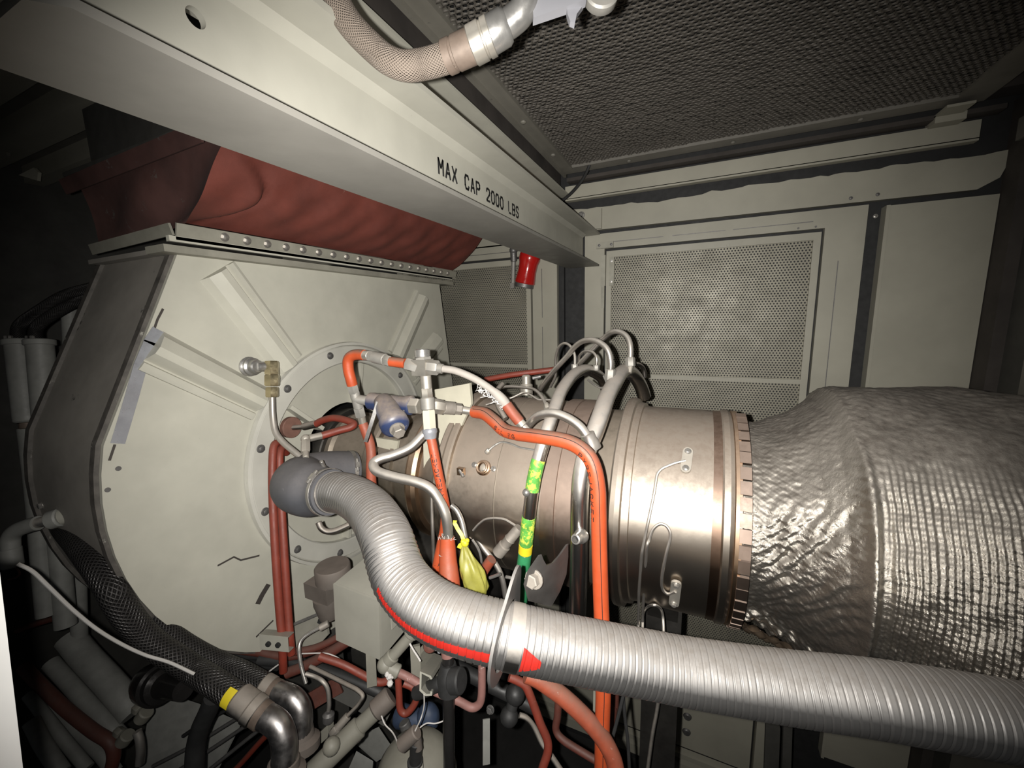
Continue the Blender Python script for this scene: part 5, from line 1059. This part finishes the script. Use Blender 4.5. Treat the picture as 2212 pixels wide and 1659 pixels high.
# tank with its valve
tk=thing('small_tank','cream domed tank top with a small bar-handled valve at the bottom edge','tank',(-0.5883,0.6386,1.2529))
tc_=V((-0.6196,0.6848,1.2177)); MB().lathe(tc_-V((0,0,.12)),(0,0,1),[(0,.10),(.12,.105),(.15,.098),(.175,.082),(.192,.055),(.20,.025),(.202,.004)],36).build('dome',CONDM,tk)
MB().cyl((-0.5824,0.6403,1.3094),(-0.5657,0.6322,1.408),.0145).lathe((-0.5799,0.6385,1.3239),(0,0,1),[(0,.017),(.004,.019),(.012,.019),(.014,.014)],18).build('valve_stem',BLKRUB,tk)
MB().cyl((-0.5954,0.612,1.4021),(-0.5618,0.6333,1.4349),.0165).cyl((-0.5624,0.6315,1.4262),(-0.5598,0.6314,1.3882),.010).build('valve_handle',RELAY,tk)
MB().cyl((-0.5779,0.6317,1.2812),(-0.5769,0.6352,1.3293),.019).build('valve_base',CREAM2,tk)
pipe('thin_wire',[(-0.5593,0.6643,1.5077),(-0.5638,0.6667,1.4706),(-0.5745,0.6662,1.4331),(-0.5661,0.6376,1.4386),(-0.5638,0.6277,1.4401)],.0016,FRAY,'thin pale wire from the strut channel to the tank valve',cat='wire',seg=6)
pipe('thin_wire',[(-0.5894,0.663,1.3917),(-0.5691,0.6753,1.4082),(-0.5481,0.6849,1.4077),(-0.5305,0.6939,1.4129)],.0016,FRAY,'thin pale wire reaching right to the black standpipe',cat='wire',seg=6)
pipe('thin_wire',[(-0.7112,0.6705,1.3721),(-0.6946,0.6646,1.3589),(-0.6631,0.6566,1.3583),(-0.6334,0.6385,1.3679),(-0.6181,0.6246,1.3751)],.0018,FRAY,'thin pale wire hanging between the cream pipe and the tank',cat='wire',seg=6)
pipe('thin_wire',[(-1.0304,0.6897,1.4254),(-0.9699,0.7174,1.4251),(-0.9418,0.7287,1.4162),(-0.921,0.7359,1.4033)],.0018,FRAY,'thin white wire lying over the red pipes under the box',cat='wire',seg=6)
pipe('thin_wire',[(-1.1175,0.6406,1.3745),(-1.1066,0.6473,1.3837),(-1.0932,0.6553,1.3943)],.0022,FRAY,'short white wire end beside the foot of the red hose pair',cat='wire',seg=6)
bw=thing('blue_wrapped_valve','dark blue wrapped valve in the shadow under the V loop','valve',(-0.7257,0.8422,1.1863))
MB().ball((-0.7057,0.8501,1.1786),.045,16,(.8,.8,1.0)).lathe((-0.8104,0.8319,1.159),(1,.1,.1),[(0,.03),(.01,.035),(.07,.03),(.1,.02)],16).build('wrap',BLUEW,bw); MB().cyl((-0.7437,0.7835,1.2156),(-0.7324,0.7838,1.188),.016).build('nut',DBOLT,bw)
# right of the standpipe
pipe('fire_sleeved_hose',[(-0.2955,0.6783,1.6564),(-0.2755,0.6858,1.6472),(-0.2533,0.6931,1.6311),(-0.2163,0.7047,1.6011),(-0.1751,0.7161,1.5594),(-0.143,0.7237,1.5198),(-0.1225,0.7264,1.4825),(-0.1121,0.725,1.4484),(-0.1052,0.7186,1.395)],.0178,ORANGED,'thick dirty orange hose curving down to the bottom edge',cat='hose',seg=18)
pipe('red_hose',[(-0.3851,0.7795,1.5182),(-0.3658,0.7867,1.5086),(-0.3462,0.7929,1.4933),(-0.3286,0.7937,1.453),(-0.3096,0.7934,1.4024),(-0.2919,0.794,1.361),(-0.2895,0.7896,1.3302),(-0.2992,0.778,1.2906),(-0.304,0.7697,1.2566)],.0105,REDH,'slim red hose snaking down left of the thick orange hose',cat='hose',seg=12)
pipe('red_hose',[(-0.3116,0.9436,1.3131),(-0.3121,0.9356,1.2699),(-0.3141,0.9281,1.2333),(-0.292,0.9237,1.2144),(-0.2262,0.9277,1.1928),(-0.1698,0.929,1.1804),(-0.134,0.941,1.1557)],.0105,DRED,'dark red hose bending low behind the thick orange hose',cat='hose',seg=12)
pipe('grey_tube',[(-0.3863,0.837,1.3449),(-0.3678,0.8438,1.3358),(-0.3485,0.8482,1.3107),(-0.3243,0.8424,1.2788),(-0.2987,0.8392,1.2573),(-0.2698,0.836,1.228)],.0075,DSTEEL,'grey tube curving down between the red hoses',cat='tube',seg=12)
MBv=thing('black_valve','round black valve bodies in the shadow right of the standpipe','valve',(-0.4274,0.8898,1.3097))
MB().ball((-0.4176,0.8801,1.3543),.028,14).ball((-0.4264,0.8556,1.3027),.026,14).cyl((-0.4176,0.8801,1.3543),(-0.4264,0.8556,1.3027),.016).build('body',BLKRUB,MBv); MB().bolt((-0.4871,0.8599,1.2956),(0,-1,.3),.009,.012).build('nut',DBOLT,MBv)
tag(MB().strip([(-0.498,0.8502,1.2697),(-0.4793,0.8082,1.1741)],.020,.004,CAMR@V((.3,.2,1))).build('flat_bar',GREYC,loc=(-0.4865,0.8256,1.2275)),'grey flat bar standing upright between black valves','bar')
pipe('flat_wire',[(-0.1211,0.8727,1.4866),(-0.1301,0.8596,1.4367),(-0.1402,0.846,1.3868),(-0.1521,0.8305,1.3313)],.0042,BLKRUB,'black cable slanting left below the big hose',cat='cable',seg=8)
pipe('flat_wire',[(-0.1246,0.89,1.468),(-0.1178,0.8829,1.4109),(-0.1089,0.8767,1.3538),(-0.1011,0.8659,1.2739)],.0042,BLKRUB,'black cable hanging straight below the big hose',cat='cable',seg=8)
pipe('steel_rod',[(-0.0457,1.025,1.3974),(-0.0498,1.0119,1.3349),(-0.0591,0.9942,1.2601),(-0.0673,0.9724,1.1602)],.0052,DSTEEL,'slim steel tube dropping below the big hose, right of the cables',cat='tube',seg=10)
tag(MB().strip([(-0.1876,0.8696,1.5152),(-0.1835,0.851,1.4013)],.016,.003,CAMR@V((.1,.2,1))).build('flat_bar',CONDM,loc=(-0.1856,0.8623,1.4696)),'pale flat bar just left of the long orange hose end','bar')
rp_=[(-0.1773,1.0603,1.3097),(-0.1761,1.0412,1.2004),(-0.1786,1.0302,1.1459)]; rp_.append((rp_[-1][0],rp_[-1][1],-.26))
pipe('rear_pipe',rp_,.018,DRED,'dull red pipe standing behind the long orange hose end',seg=12)
for k,(x0,x1,l) in enumerate(((1662,1690,'dark grey upright bar nearest the kick strip, lower right'),(1700,1716,'slim dark upright bar, lower right, beside the wider one'))):
    tag(MB().strip([(0.4065,1.7,0.7613),(0.4241,1.7,0.4061)] if k else [(0.3571,1.7,0.7385),(0.3718,1.7,0.3763)],.05 if not k else .03,.02,(0,-1,0)).build('upright_bar',DARKP,loc=(.3,1.7,0)),l,'bar')
sk=thing('skid_rail','long dark steel skid rail along the front edge of the deck','beam',(0,.55,-.27))
MB().bx(-.2,.95,.75,.85,.60,.62).bx(-.2,.95,.75,.762,.62,.80).bx(-.2,.95,.75,.85,.80,.815).build('rail',DECK,sk); MB().bx(.3,.36,.76,.84,-.27,.6).bx(-.15,-.09,.76,.84,-.27,.6).build('leg',DECK,sk)

# ================================================================ lower left: braided hoses, elbows, canisters
def braided(label,pts,r,fer,elb,re,tagp=None):
    t=thing('braided_hose',label,'hose',pts[0]); tubepart('braid',t,pts,r,BRAIDM,seg=22,n=8)
    if fer:
        for k,(a,b_,q) in enumerate(fer): MB().cyl(a,b_,q,seg=24).build('ferrule',RUSTY if k==len(fer)-1 else DSTEEL,t)
    if elb: tubepart('elbow',t,elb,re,ELBOW,seg=22,n=7)
    return t
hA=braided('thick dark braided hose ending in the nearest big steel elbow, yellow tag on it',[(-0.9666,0.4897,1.4833),(-1.0258,0.4825,1.5013),(-1.0733,0.475,1.5186),(-1.1347,0.4708,1.528),(-1.1724,0.45,1.5702),(-1.208,0.4299,1.6118),(-1.2312,0.4159,1.6547),(-1.2403,0.4036,1.7025),(-1.2498,0.3958,1.7457),(-1.2688,0.3936,1.7817),(-1.3385,0.3966,1.8214),(-1.4443,0.4083,1.8461),(-1.5564,0.4245,1.8506),(-1.6785,0.4467,1.8515)],.030,
  [((-0.9889,0.485,1.4957),(-0.9457,0.4923,1.4753),.033),((-0.951,0.4905,1.4788),(-0.929,0.4951,1.4666),.0345),((-0.9311,0.4945,1.4689),(-0.9094,0.4974,1.461),.031)],
  [(-0.9186,0.4969,1.4628),(-0.8941,0.5016,1.4571),(-0.8704,0.5045,1.4439),(-0.8545,0.5019,1.4201),(-0.8466,0.4952,1.3936),(-0.8439,0.4866,1.3697)],.0285)
MB().lathe((-0.8479,0.4917,1.3774),V((-0.8435,0.4774,1.3179))-V((-0.8479,0.4917,1.3774)),[(0,.031),(.003,.034),(.02,.036),(.03,.05),(.045,.05),(.06,.03)],20).build('flange',RELAY,hA)
i=[(-1.0086,0.4688,1.4744),(-0.9865,0.4722,1.4674),(-0.9685,0.4783,1.4558)]; 
mb=MB(); hpA=cr([(-0.9666,0.4897,1.4833),(-1.0258,0.4825,1.5013)],10); FA=frames([V(q) for q in [(-0.9771,0.4878,1.4873),(-0.9867,0.4864,1.4913),(-0.9962,0.485,1.4953),(-1.0068,0.484,1.4984)]])
rows=[]
for p,t_,_,_ in FA:
    f=V((-0.9671,0.4603,1.5066))-V((-1.0088,0.4839,1.4964)); f-=t_*f.dot(t_); f.normalize(); g=t_.cross(f); rows.append([tuple(p+(f*math.cos(a)+g*math.sin(a))*.0308) for a in np.linspace(-.75,.75,9)])
grid('yellow_tag',np.array(rows),YTAG,hA)
hB=braided('dark braided hose to the farther steel elbow beside the red hose pair',[(-1.0108,0.5674,1.4391),(-1.0496,0.5624,1.4483),(-1.0949,0.555,1.4606),(-1.1524,0.5421,1.4735),(-1.1941,0.5183,1.5095),(-1.2318,0.4927,1.5565),(-1.2614,0.4713,1.6059),(-1.2833,0.454,1.6589),(-1.3013,0.4425,1.7024),(-1.3357,0.4386,1.7381),(-1.402,0.4385,1.7826),(-1.4939,0.4456,1.8085),(-1.5973,0.4569,1.8251)],.0275,
  [((-1.019,0.5645,1.4442),(-0.9911,0.5701,1.4345),.029),((-0.9934,0.5692,1.4358),(-0.9726,0.5724,1.4314),.0275)],
  [(-0.9761,0.571,1.4327),(-0.951,0.5763,1.4294),(-0.9248,0.5813,1.4213),(-0.9039,0.5818,1.4014),(-0.8938,0.5763,1.3761),(-0.8901,0.5669,1.3454)],.0268)
MB().lathe((-0.8951,0.5721,1.3559),V((-0.8824,0.5519,1.2734))-V((-0.8951,0.5721,1.3559)),[(0,.029),(.02,.033),(.03,.046),(.05,.046),(.06,.03)],20).build('flange',RELAY,hB)
hC=braided('slimmer dark braided hose squeezed along the underside of the plenum',[(-1.1054,0.6061,1.4001),(-1.165,0.592,1.4114),(-1.2066,0.5582,1.4535),(-1.2466,0.5273,1.5076),(-1.2827,0.4997,1.5705),(-1.3098,0.4804,1.6252),(-1.3304,0.4679,1.6702),(-1.3783,0.4682,1.701),(-1.436,0.4697,1.7325),(-1.516,0.481,1.7516)],.016,None,None,0)
cs_=thing('dark_coupling','dark steel coupling with a wide round flange behind the nearest braided hose','coupling',(-1.3938,0.5055,1.3286))
a=V((-1.5281,0.5244,1.2801)); b=V((-1.1882,0.5196,1.3779)); d=b-a
MB().lathe(a,d,[(-.03,.05),(0,.058),(.05,.06),(.055,.052),(.075,.050),(.08,.035),(.14,.030),(.2,.028)],28).build('body',BLKPIPE,cs_)
pipe('black_hose',[(-1.18,0.5233,1.3777),(-1.203,0.5154,1.3303),(-1.2308,0.504,1.2759),(-1.2516,0.4956,1.2205),(-1.2531,0.4867,1.1748),(-1.2513,0.4757,1.1093)],.024,BLKRUB,'fat black hose dropping to the bottom edge left of the elbows',cat='hose',seg=16)
tag(MB().prism([(-1.8237,0.5428,0.7728),(-1.8632,0.6023,0.8944),(-1.8715,0.6665,0.9627),(-1.7383,0.7188,0.9137),(-1.5341,0.7517,0.8855),(-1.5557,0.6645,0.7656)],(0,0,-.01)).build('deck_plate',GREYC,loc=(-1.6707,0.6307,0.8711)),'grey sheet of decking below the fat black hose','plate')
for k,(q,l) in enumerate((([(-1.5674,0.5878,0.9892),(-1.5034,0.6255,1.0353),(-1.4174,0.6737,1.0839),(-1.3744,0.6978,1.1083)],'uppermost thin black tube on the grey decking'),([(-1.6347,0.5204,0.9097),(-1.5075,0.5914,0.9801),(-1.3879,0.6604,1.0585),(-1.3245,0.6965,1.0976)],'second thin grey tube sloping over the decking'),([(-1.5663,0.5261,0.8914),(-1.4417,0.5988,0.9778),(-1.345,0.6559,1.0479),(-1.2897,0.6885,1.0882)],'third thin grey tube sloping over the decking'),([(-1.4447,0.5632,0.9109),(-1.377,0.6048,0.9701),(-1.2959,0.6549,1.0411),(-1.2484,0.6838,1.081)],'lowest thin grey tube, above the orange one'))):
    pipe('deck_tube',q,.006,DBOLT if k else BLKRUB,l,cat='tube',seg=8)
pipe('orange_pipe',[(-1.3326,0.575,0.9387),(-1.2806,0.6093,0.9965),(-1.2101,0.6347,1.0823),(-1.1534,0.6497,1.1449)],.0085,REDH,'thin orange red pipe running up behind the nearest steel elbow',seg=10)
# bank of pipes in the dark corner
for q,r,m_,l in (([(-2.0821,0.5121,1.261),(-1.9967,0.5187,1.204),(-1.884,0.5267,1.1471),(-1.8072,0.5317,1.1028),(-1.7502,0.5379,1.0541)],.042,GREYC,'fat grey oil pipe, nearest the white cord, in the dark corner'),
  ([(-2.0696,0.4531,1.2114),(-1.9856,0.4609,1.1645),(-1.8741,0.4686,1.1089),(-1.7711,0.4818,1.0437),(-1.7376,0.4906,1.0066)],.025,GREYC,'medium grey pipe with collars in the dark corner'),
  ([(-2.086,0.3954,1.242),(-1.9951,0.4056,1.191),(-1.8914,0.4203,1.1322),(-1.7757,0.4408,1.0753),(-1.7105,0.4546,1.0475),(-1.6946,0.4542,1.0047),(-1.703,0.4395,0.9444)],.0185,DRED,'rusty red pipe among the grey ones in the dark corner'),
  ([(-2.0597,0.4114,1.14),(-1.961,0.4235,1.0794),(-1.8569,0.4378,1.0177),(-1.77,0.4476,0.9742),(-1.7116,0.4538,0.922)],.020,GREYC,'grey pipe just under the rusty red one'),
  ([(-2.005,0.3771,1.1817),(-1.9185,0.3837,1.1218),(-1.831,0.3912,1.0642),(-1.7309,0.4022,0.9938)],.017,GREYC,'slim grey pipe second from the white door edge'),
  ([(-1.9044,0.3505,1.1493),(-1.8354,0.3495,1.0918),(-1.7498,0.3544,1.0247)],.021,GREYC,'grey pipe closest to the white door edge')):
    pipe('corner_pipe',q,r,m_,l,seg=14)
for k,(a,b,c,d) in enumerate((((-1.6127,0.5004,1.1762),(-1.5862,0.5009,1.1733),(-1.5822,0.4979,1.1466),(-1.5643,0.5108,1.1727)),((-1.6644,0.4635,1.1031),(-1.6375,0.4643,1.1007),(-1.6335,0.4613,1.074),(-1.6156,0.4742,1.1002)))):
    t=thing('pipe_fitting',('pale hex fitting beside the dark flange, upper of two' if not k else 'pale hex fitting by the rusty pipe bend, lower of two'),'pipe fitting',a); MB().nut(a,b,.014).build('nut',CONDM,t); MB().cyl(c,d,.021).build('cap',CONDM,t)
pipe('steel_rod',[(-1.5302,0.4681,1.1581),(-1.521,0.4671,1.1294),(-1.5168,0.4626,1.0937),(-1.5178,0.4558,1.0582)],.012,STEEL,'short steel tube standing in the dark corner',cat='tube')
pipe('red_pipe',[(-2.2599,0.4362,1.2931),(-2.2104,0.4624,1.3123),(-2.1483,0.4943,1.3311),(-2.1014,0.5174,1.3401)],.011,DRED,'dim red pipe behind the grey canisters',seg=10)
tag(MB().tube(cr([(-1.181,0.2472,1.9524),(-1.1689,0.2601,1.9315),(-1.1529,0.272,1.8947),(-1.1486,0.2953,1.8273),(-1.1413,0.3208,1.7642),(-1.13,0.3493,1.7082),(-1.1167,0.3799,1.6584),(-1.0888,0.4088,1.6238),(-1.0452,0.4333,1.587)],8),.0034,8).build('white_cord',CORD,loc=(-1.1835,0.2464,1.9542)),'white cord slung from the black elbow down over the braided hoses','cord')
# drain elbow on the far left
de=thing('drain_elbow','black pipe elbow with a white capped end on the side of the plenum','pipe fitting',(-1.4535,0.3624,1.9246))
MB().cyl((-1.5058,0.4031,1.9121),(-1.4823,0.4262,1.9186),.0225).build('white_cap',CREAM2,de); MB().cyl((-1.5249,0.3876,1.9055),(-1.5035,0.4041,1.912),.0245).build('grey_collar',GREYC,de); MB().cyl((-1.4845,0.425,1.9175),(-1.476,0.4509,1.9162),.0165).build('stub',SIDESH,de)
MB().cyl((-1.5526,0.3684,1.9004),(-1.5227,0.3888,1.9066),.0135).build('steel_neck',STEEL,de)
tubepart('elbow',de,[(-1.546,0.3715,1.9014),(-1.5699,0.3594,1.8949),(-1.5959,0.3455,1.8836),(-1.6084,0.3368,1.8672),(-1.6084,0.3325,1.8433),(-1.6031,0.3271,1.8002)],[.0175]*99 if False else .0185,GREYC,seg=18); MB().cyl((-1.6093,0.3314,1.8398),(-1.6004,0.3264,1.7894),.0205).build('socket',GREYC,de)
pipe('loose_wire',[(-1.6005,0.3266,1.7906),(-1.5891,0.3305,1.7831),(-1.5842,0.3306,1.771),(-1.5926,0.325,1.7617),(-1.61,0.3163,1.7574)],.0025,DRED,'frayed dark wire curling below the black elbow',cat='wire',seg=6)
for k,(q,lab) in enumerate((([(-1.9668,0.5173,2.3595),(-1.9476,0.503,2.2308),(-1.9287,0.4901,2.1109)],'left grey filter canister with a bolted cap'),([(-1.905,0.5454,2.3578),(-1.8897,0.5292,2.2293),(-1.8733,0.5144,2.105)],'right grey filter canister with a bolted cap'))):
    t=thing('filter_canister',lab,'canister',q[0]); a,b,c=[V(p) for p in q]
    MB().cyl(a,c,.032,seg=28).build('body',GREYC,t); MB().cyl(a+(a-c).normalized()*.012,a-(a-c).normalized()*.006,.037,seg=28).build('cap',GREYC,t); MB().cyl(c,c+(c-a).normalized()*.02,.020).build('lower_neck',RUSTY,t)
    u_=(a-c).normalized()
    for s in (-1,1): MB().bolt(a+u_*.012+V((s*.018,-.02,0)),u_,.006,.014).build('cap_bolt',BOLTM,t)
    pipe('canister_hose',[(-1.9687,0.5183,2.3697),(-1.9702,0.5236,2.4033),(-1.9539,0.5357,2.4291),(-1.9045,0.565,2.4656),(-1.8679,0.6119,2.5092),(-1.8696,0.6835,2.5399)] if not k else [(-1.9025,0.5373,2.3686),(-1.9039,0.5421,2.399),(-1.8903,0.5524,2.4218),(-1.8636,0.5814,2.4529),(-1.8394,0.6203,2.4833),(-1.8568,0.6838,2.5086)],.0165,BRAIDM,'dark braided hose arching up from the %s canister'%('left' if not k else 'right'),cat='hose',seg=16)
pipe('riser_pipe',[(-1.9853,0.5035,2.0822),(-1.9539,0.4813,1.8786),(-1.9277,0.4554,1.6676),(-1.9023,0.4323,1.4747)],.027,GREYC,'thick grey riser pipe dropping from the left canister',seg=18)
pipe('riser_pipe',[(-1.9456,0.5456,2.0908),(-1.9187,0.507,1.808),(-1.8949,0.4794,1.5939),(-1.8731,0.4586,1.4225)],.028,GREYC,'thick grey riser pipe dropping beside the plenum side',seg=18)

# ================================================================ overhead hose and red lamp
th_=thing('overhead_hose','tan braided hose overhead with steel ferrule, nut and bright elbow','hose',(-0.3869,0.51,2.7513))
tubepart('braid',th_,[(-0.4661,0.4498,2.8669),(-0.4648,0.4577,2.8455),(-0.4598,0.4675,2.8252),(-0.4466,0.48,2.7987),(-0.4219,0.4975,2.7713),(-0.4037,0.5034,2.7575),(-0.3846,0.511,2.7512),(-0.3635,0.5211,2.7532),(-0.3418,0.5257,2.7546),(-0.3166,0.5325,2.7589)],.0185,BRAIDT,seg=26,n=9)
MB().lathe((-0.3326,0.5304,2.7575),V((-0.2859,0.5367,2.7659))-V((-0.3326,0.5304,2.7575)),[(0,.0195),(.002,.0212),(.012,.0212),(.013,.0200),(.016,.0200),(.017,.0214),(.044,.0214),(.046,.018)],28).build('ferrule',RUSTY,th_)
MB().lathe((-0.2942,0.5359,2.7644),V((-0.2669,0.541,2.7724))-V((-0.2942,0.5359,2.7644)),[(0,.021),(.002,.0235),(.018,.0235),(.019,.0215),(.021,.0215),(.022,.0235),(.03,.0235),(.031,.02)],28).build('swivel_nut',NUTM,th_)
MB().lathe((-0.2723,0.5406,2.7715),V((-0.2455,0.547,2.7823))-V((-0.2723,0.5406,2.7715)),[(0,.0215),(.003,.0222),(.026,.0222),(.031,.019)],28).build('socket',CHROME,th_)
tubepart('elbow',th_,[(-0.2519,0.546,2.7809),(-0.2377,0.5493,2.7873),(-0.2264,0.5513,2.7948),(-0.221,0.5514,2.8059),(-0.2201,0.5501,2.8216),(-0.221,0.5474,2.8458)],.0175,CHROME,seg=24)
lf=thing('light_fitting','pale grey lamp bracket with a round knob at the top edge','light fitting',(-0.1566,0.5547,2.7842))
MB().prism([(-0.215,0.5607,2.8424),(-0.2081,0.5471,2.7806),(-0.1676,0.5556,2.786),(-0.1504,0.5581,2.7875),(-0.1416,0.5604,2.7903),(-0.1431,0.5655,2.822)],CAMR@V((0,.0,-.012))).build('arm',LGREY,lf)
MB().lathe((-0.1324,0.5916,2.8035),CAMR@V((0,0,1)),[(0,.020),(.002,.0215),(.012,.0215),(.014,.019)],28).build('knob',WNUT,lf)
MB().prism([(-0.1697,0.5628,2.8009),(-0.1506,0.5722,2.8045),(-0.1474,0.5691,2.7912),(-0.155,0.5621,2.778),(-0.1563,0.5582,2.7658),(-0.1617,0.5561,2.7682),(-0.1657,0.5573,2.7783)],CAMR@V((0,0,-.008))).build('lug',LGREY,lf)
pipe('roof_cable',[(-0.5559,0.5777,2.9391),(-0.539,0.5786,2.9011),(-0.5096,0.5855,2.8643),(-0.4845,0.5939,2.8471),(-0.4614,0.6033,2.8404)],.0016,BLKRUB,'thin black cable hanging inside the curve of the overhead hose',cat='cable',seg=6)
pipe('roof_cable',[(-0.4578,1.9,3.1008),(-0.4728,1.92,3.0673),(-0.5103,1.95,3.0268),(-0.5674,1.98,2.9882),(-0.6244,2,2.961)],.0075,BLKRUB,'short black cable at the inner corner of the filter bank',cat='cable',seg=8)
al=thing('alarm_beacon','glossy red alarm dome on the wall under the end of the beam','alarm',(-0.8193,2.02,2.657))
a=V((-0.8023,2.02,2.7305)); b=V((-0.8395,2.02,2.5751)); d=b-a
MB().lathe(a,d,[(-.022,.008),(-.020,.03),(-.010,.048),(.008,.055),(.03,.056),(.05,.050),(.09,.048),(.13,.052),(d.length-.01,.054),(d.length,.045)],32).build('dome',REDLAMP,al)
MB().cyl(b-d*.05,b+d*.1,.05).build('base',DBOLT,al)
rd=thing('wall_rod','pale rod hanging from a dark clamp beside the red dome','rod',(-0.9164,2.06,2.6922))
MB().cyl((-0.9148,2.06,2.7525),(-0.9246,2.06,2.5898),.013).build('rod',WNUT,rd); MB().ball((-0.9128,2.05,2.7606),.022,14).cyl((-0.9128,2.05,2.7606),(-0.9161,2.06,2.7043),.018).build('clamp',DBOLT,rd); MB().box((-0.9249,2.06,2.5775),(.022,.022,.03)).build('foot',WNUT,rd)

pipe('riser_pipe',[(-2.1394,0.7126,2.5222),(-2.1316,0.6978,2.4196),(-2.1175,0.6735,2.2485),(-2.08,0.5984,1.7355),(-2.0457,0.5218,1.2225)],.024,GREYC,'grey riser pipe behind the canister hoses, close to the plenum side',seg=16)
tg2=MB().prism([(-2.4887,0.7521,3.0129),(-2.4362,0.7812,3.0406),(-2.4185,0.7859,3.0219),(-2.4204,0.7792,2.9892)],(0,.01,0)).build('roof_tab',WALLP,loc=(-2.4553,0.7683,3.0174)); tag(tg2,'small pale three-cornered tab under the roof, far left','tab')
tg2=MB().prism([(-2.4212,0.6891,3.1101),(-2.3866,0.7054,3.1126),(-2.3775,0.6982,3.0492),(-2.4175,0.676,3.028)],(0,.01,0)).build('roof_tab',CEILF,loc=(-2.4007,0.6922,3.0754)); tag(tg2,'pale tab cut by the left edge of the picture','tab')

for k,(q,l) in enumerate((([(-0.8007,0.7377,1.4784),(-0.7928,0.7243,1.3835)],'cream upright strut under the middle of the junction box'),([(-0.6635,0.7643,1.5241),(-0.6561,0.7519,1.4363)],'cream upright strut behind the strut channel'))):
    tag(MB().strip(q,.026,.012,CAMR@V((.3,.1,1))).build('upright_strut',CONDM,loc=q[0]),l,'strut')
dc=thing('stub_pipe','dark red round pipe end under the big hose','pipe',(-0.6015,0.7537,1.5549)); MB().lathe((-0.6198,0.7851,1.5279),V((-0.5942,0.7364,1.5639))-V((-0.6198,0.7851,1.5279)),[(0,.012),(.02,.018),(.04,.019),(.05,.016),(.055,.006)],18).build('pipe_end',DRED,dc)
mb=MB(); rs=random.Random(6)
for k in range(10): mb.ball(V((-0.5536,0.7165,1.5978))+V((rs.uniform(-.008,.008),rs.uniform(-.006,.006),rs.uniform(-.018,.018))),rs.uniform(.004,.008),7)
tag(mb.build('foil_scrap',TAPE,loc=(-0.5536,0.7165,1.5978)),'crumpled scrap of foil beside the dark red pipe end','scrap')
pipe('thin_wire',[(-0.6149,0.69,1.6063),(-0.6057,0.6912,1.5901),(-0.5955,0.693,1.5739),(-0.5887,0.694,1.5624)],.0022,FRAY,'short pale wire angled down onto the strut channel',cat='wire',seg=6)
for k,(q,w,l) in enumerate((([(-1.098,0.7267,1.1839),(-1.045,0.7572,1.218),(-0.9985,0.7836,1.2463)],.05,'brown channel bar crossing behind the hooped steel tube'),([(-1.0579,0.8031,1.1964),(-0.9635,0.8283,1.1572),(-0.87,0.8517,1.1112)],.055,'dull grey channel bar sloping under the black hose'))):
    tag(MB().strip(q,w,.012,CAMR@V((.2,.3,1))).build('channel_bar',DARKP if k else DRED,loc=q[0]),l,'bar')
for k,(q,l) in enumerate((([(-1.1002,0.8909,0.8626),(-1.014,0.938,0.9047),(-0.947,0.9353,0.8424),(-1.0044,0.9025,0.8069)],'dark deck tile beside the cream pipe, upper one'),([(-1.0711,0.8777,0.839),(-1.0066,0.8912,0.8112),(-0.991,0.8542,0.752),(-1.0825,0.8156,0.7708)],'dark deck tile beside the cream pipe, lower one'))):
    tag(MB().prism(q,(0,0,-.012)).build('deck_tile',GREYC,loc=q[0]),l,'tile')
pipe('black_pipe',[(-0.6593,0.9472,1.2905),(-0.5821,0.9743,1.2441),(-0.4905,0.989,1.2159),(-0.4014,1.0027,1.1892)],.022,BLKRUB,'thick black pipe in the shadow behind the pink pipe end',seg=14)
pipe('black_pipe',[(-0.6623,0.9578,1.3571),(-0.5993,0.9803,1.3214),(-0.5295,1.0061,1.287)],.014,BLKRUB,'thinner black pipe in the shadow above the pink pipe',seg=12)
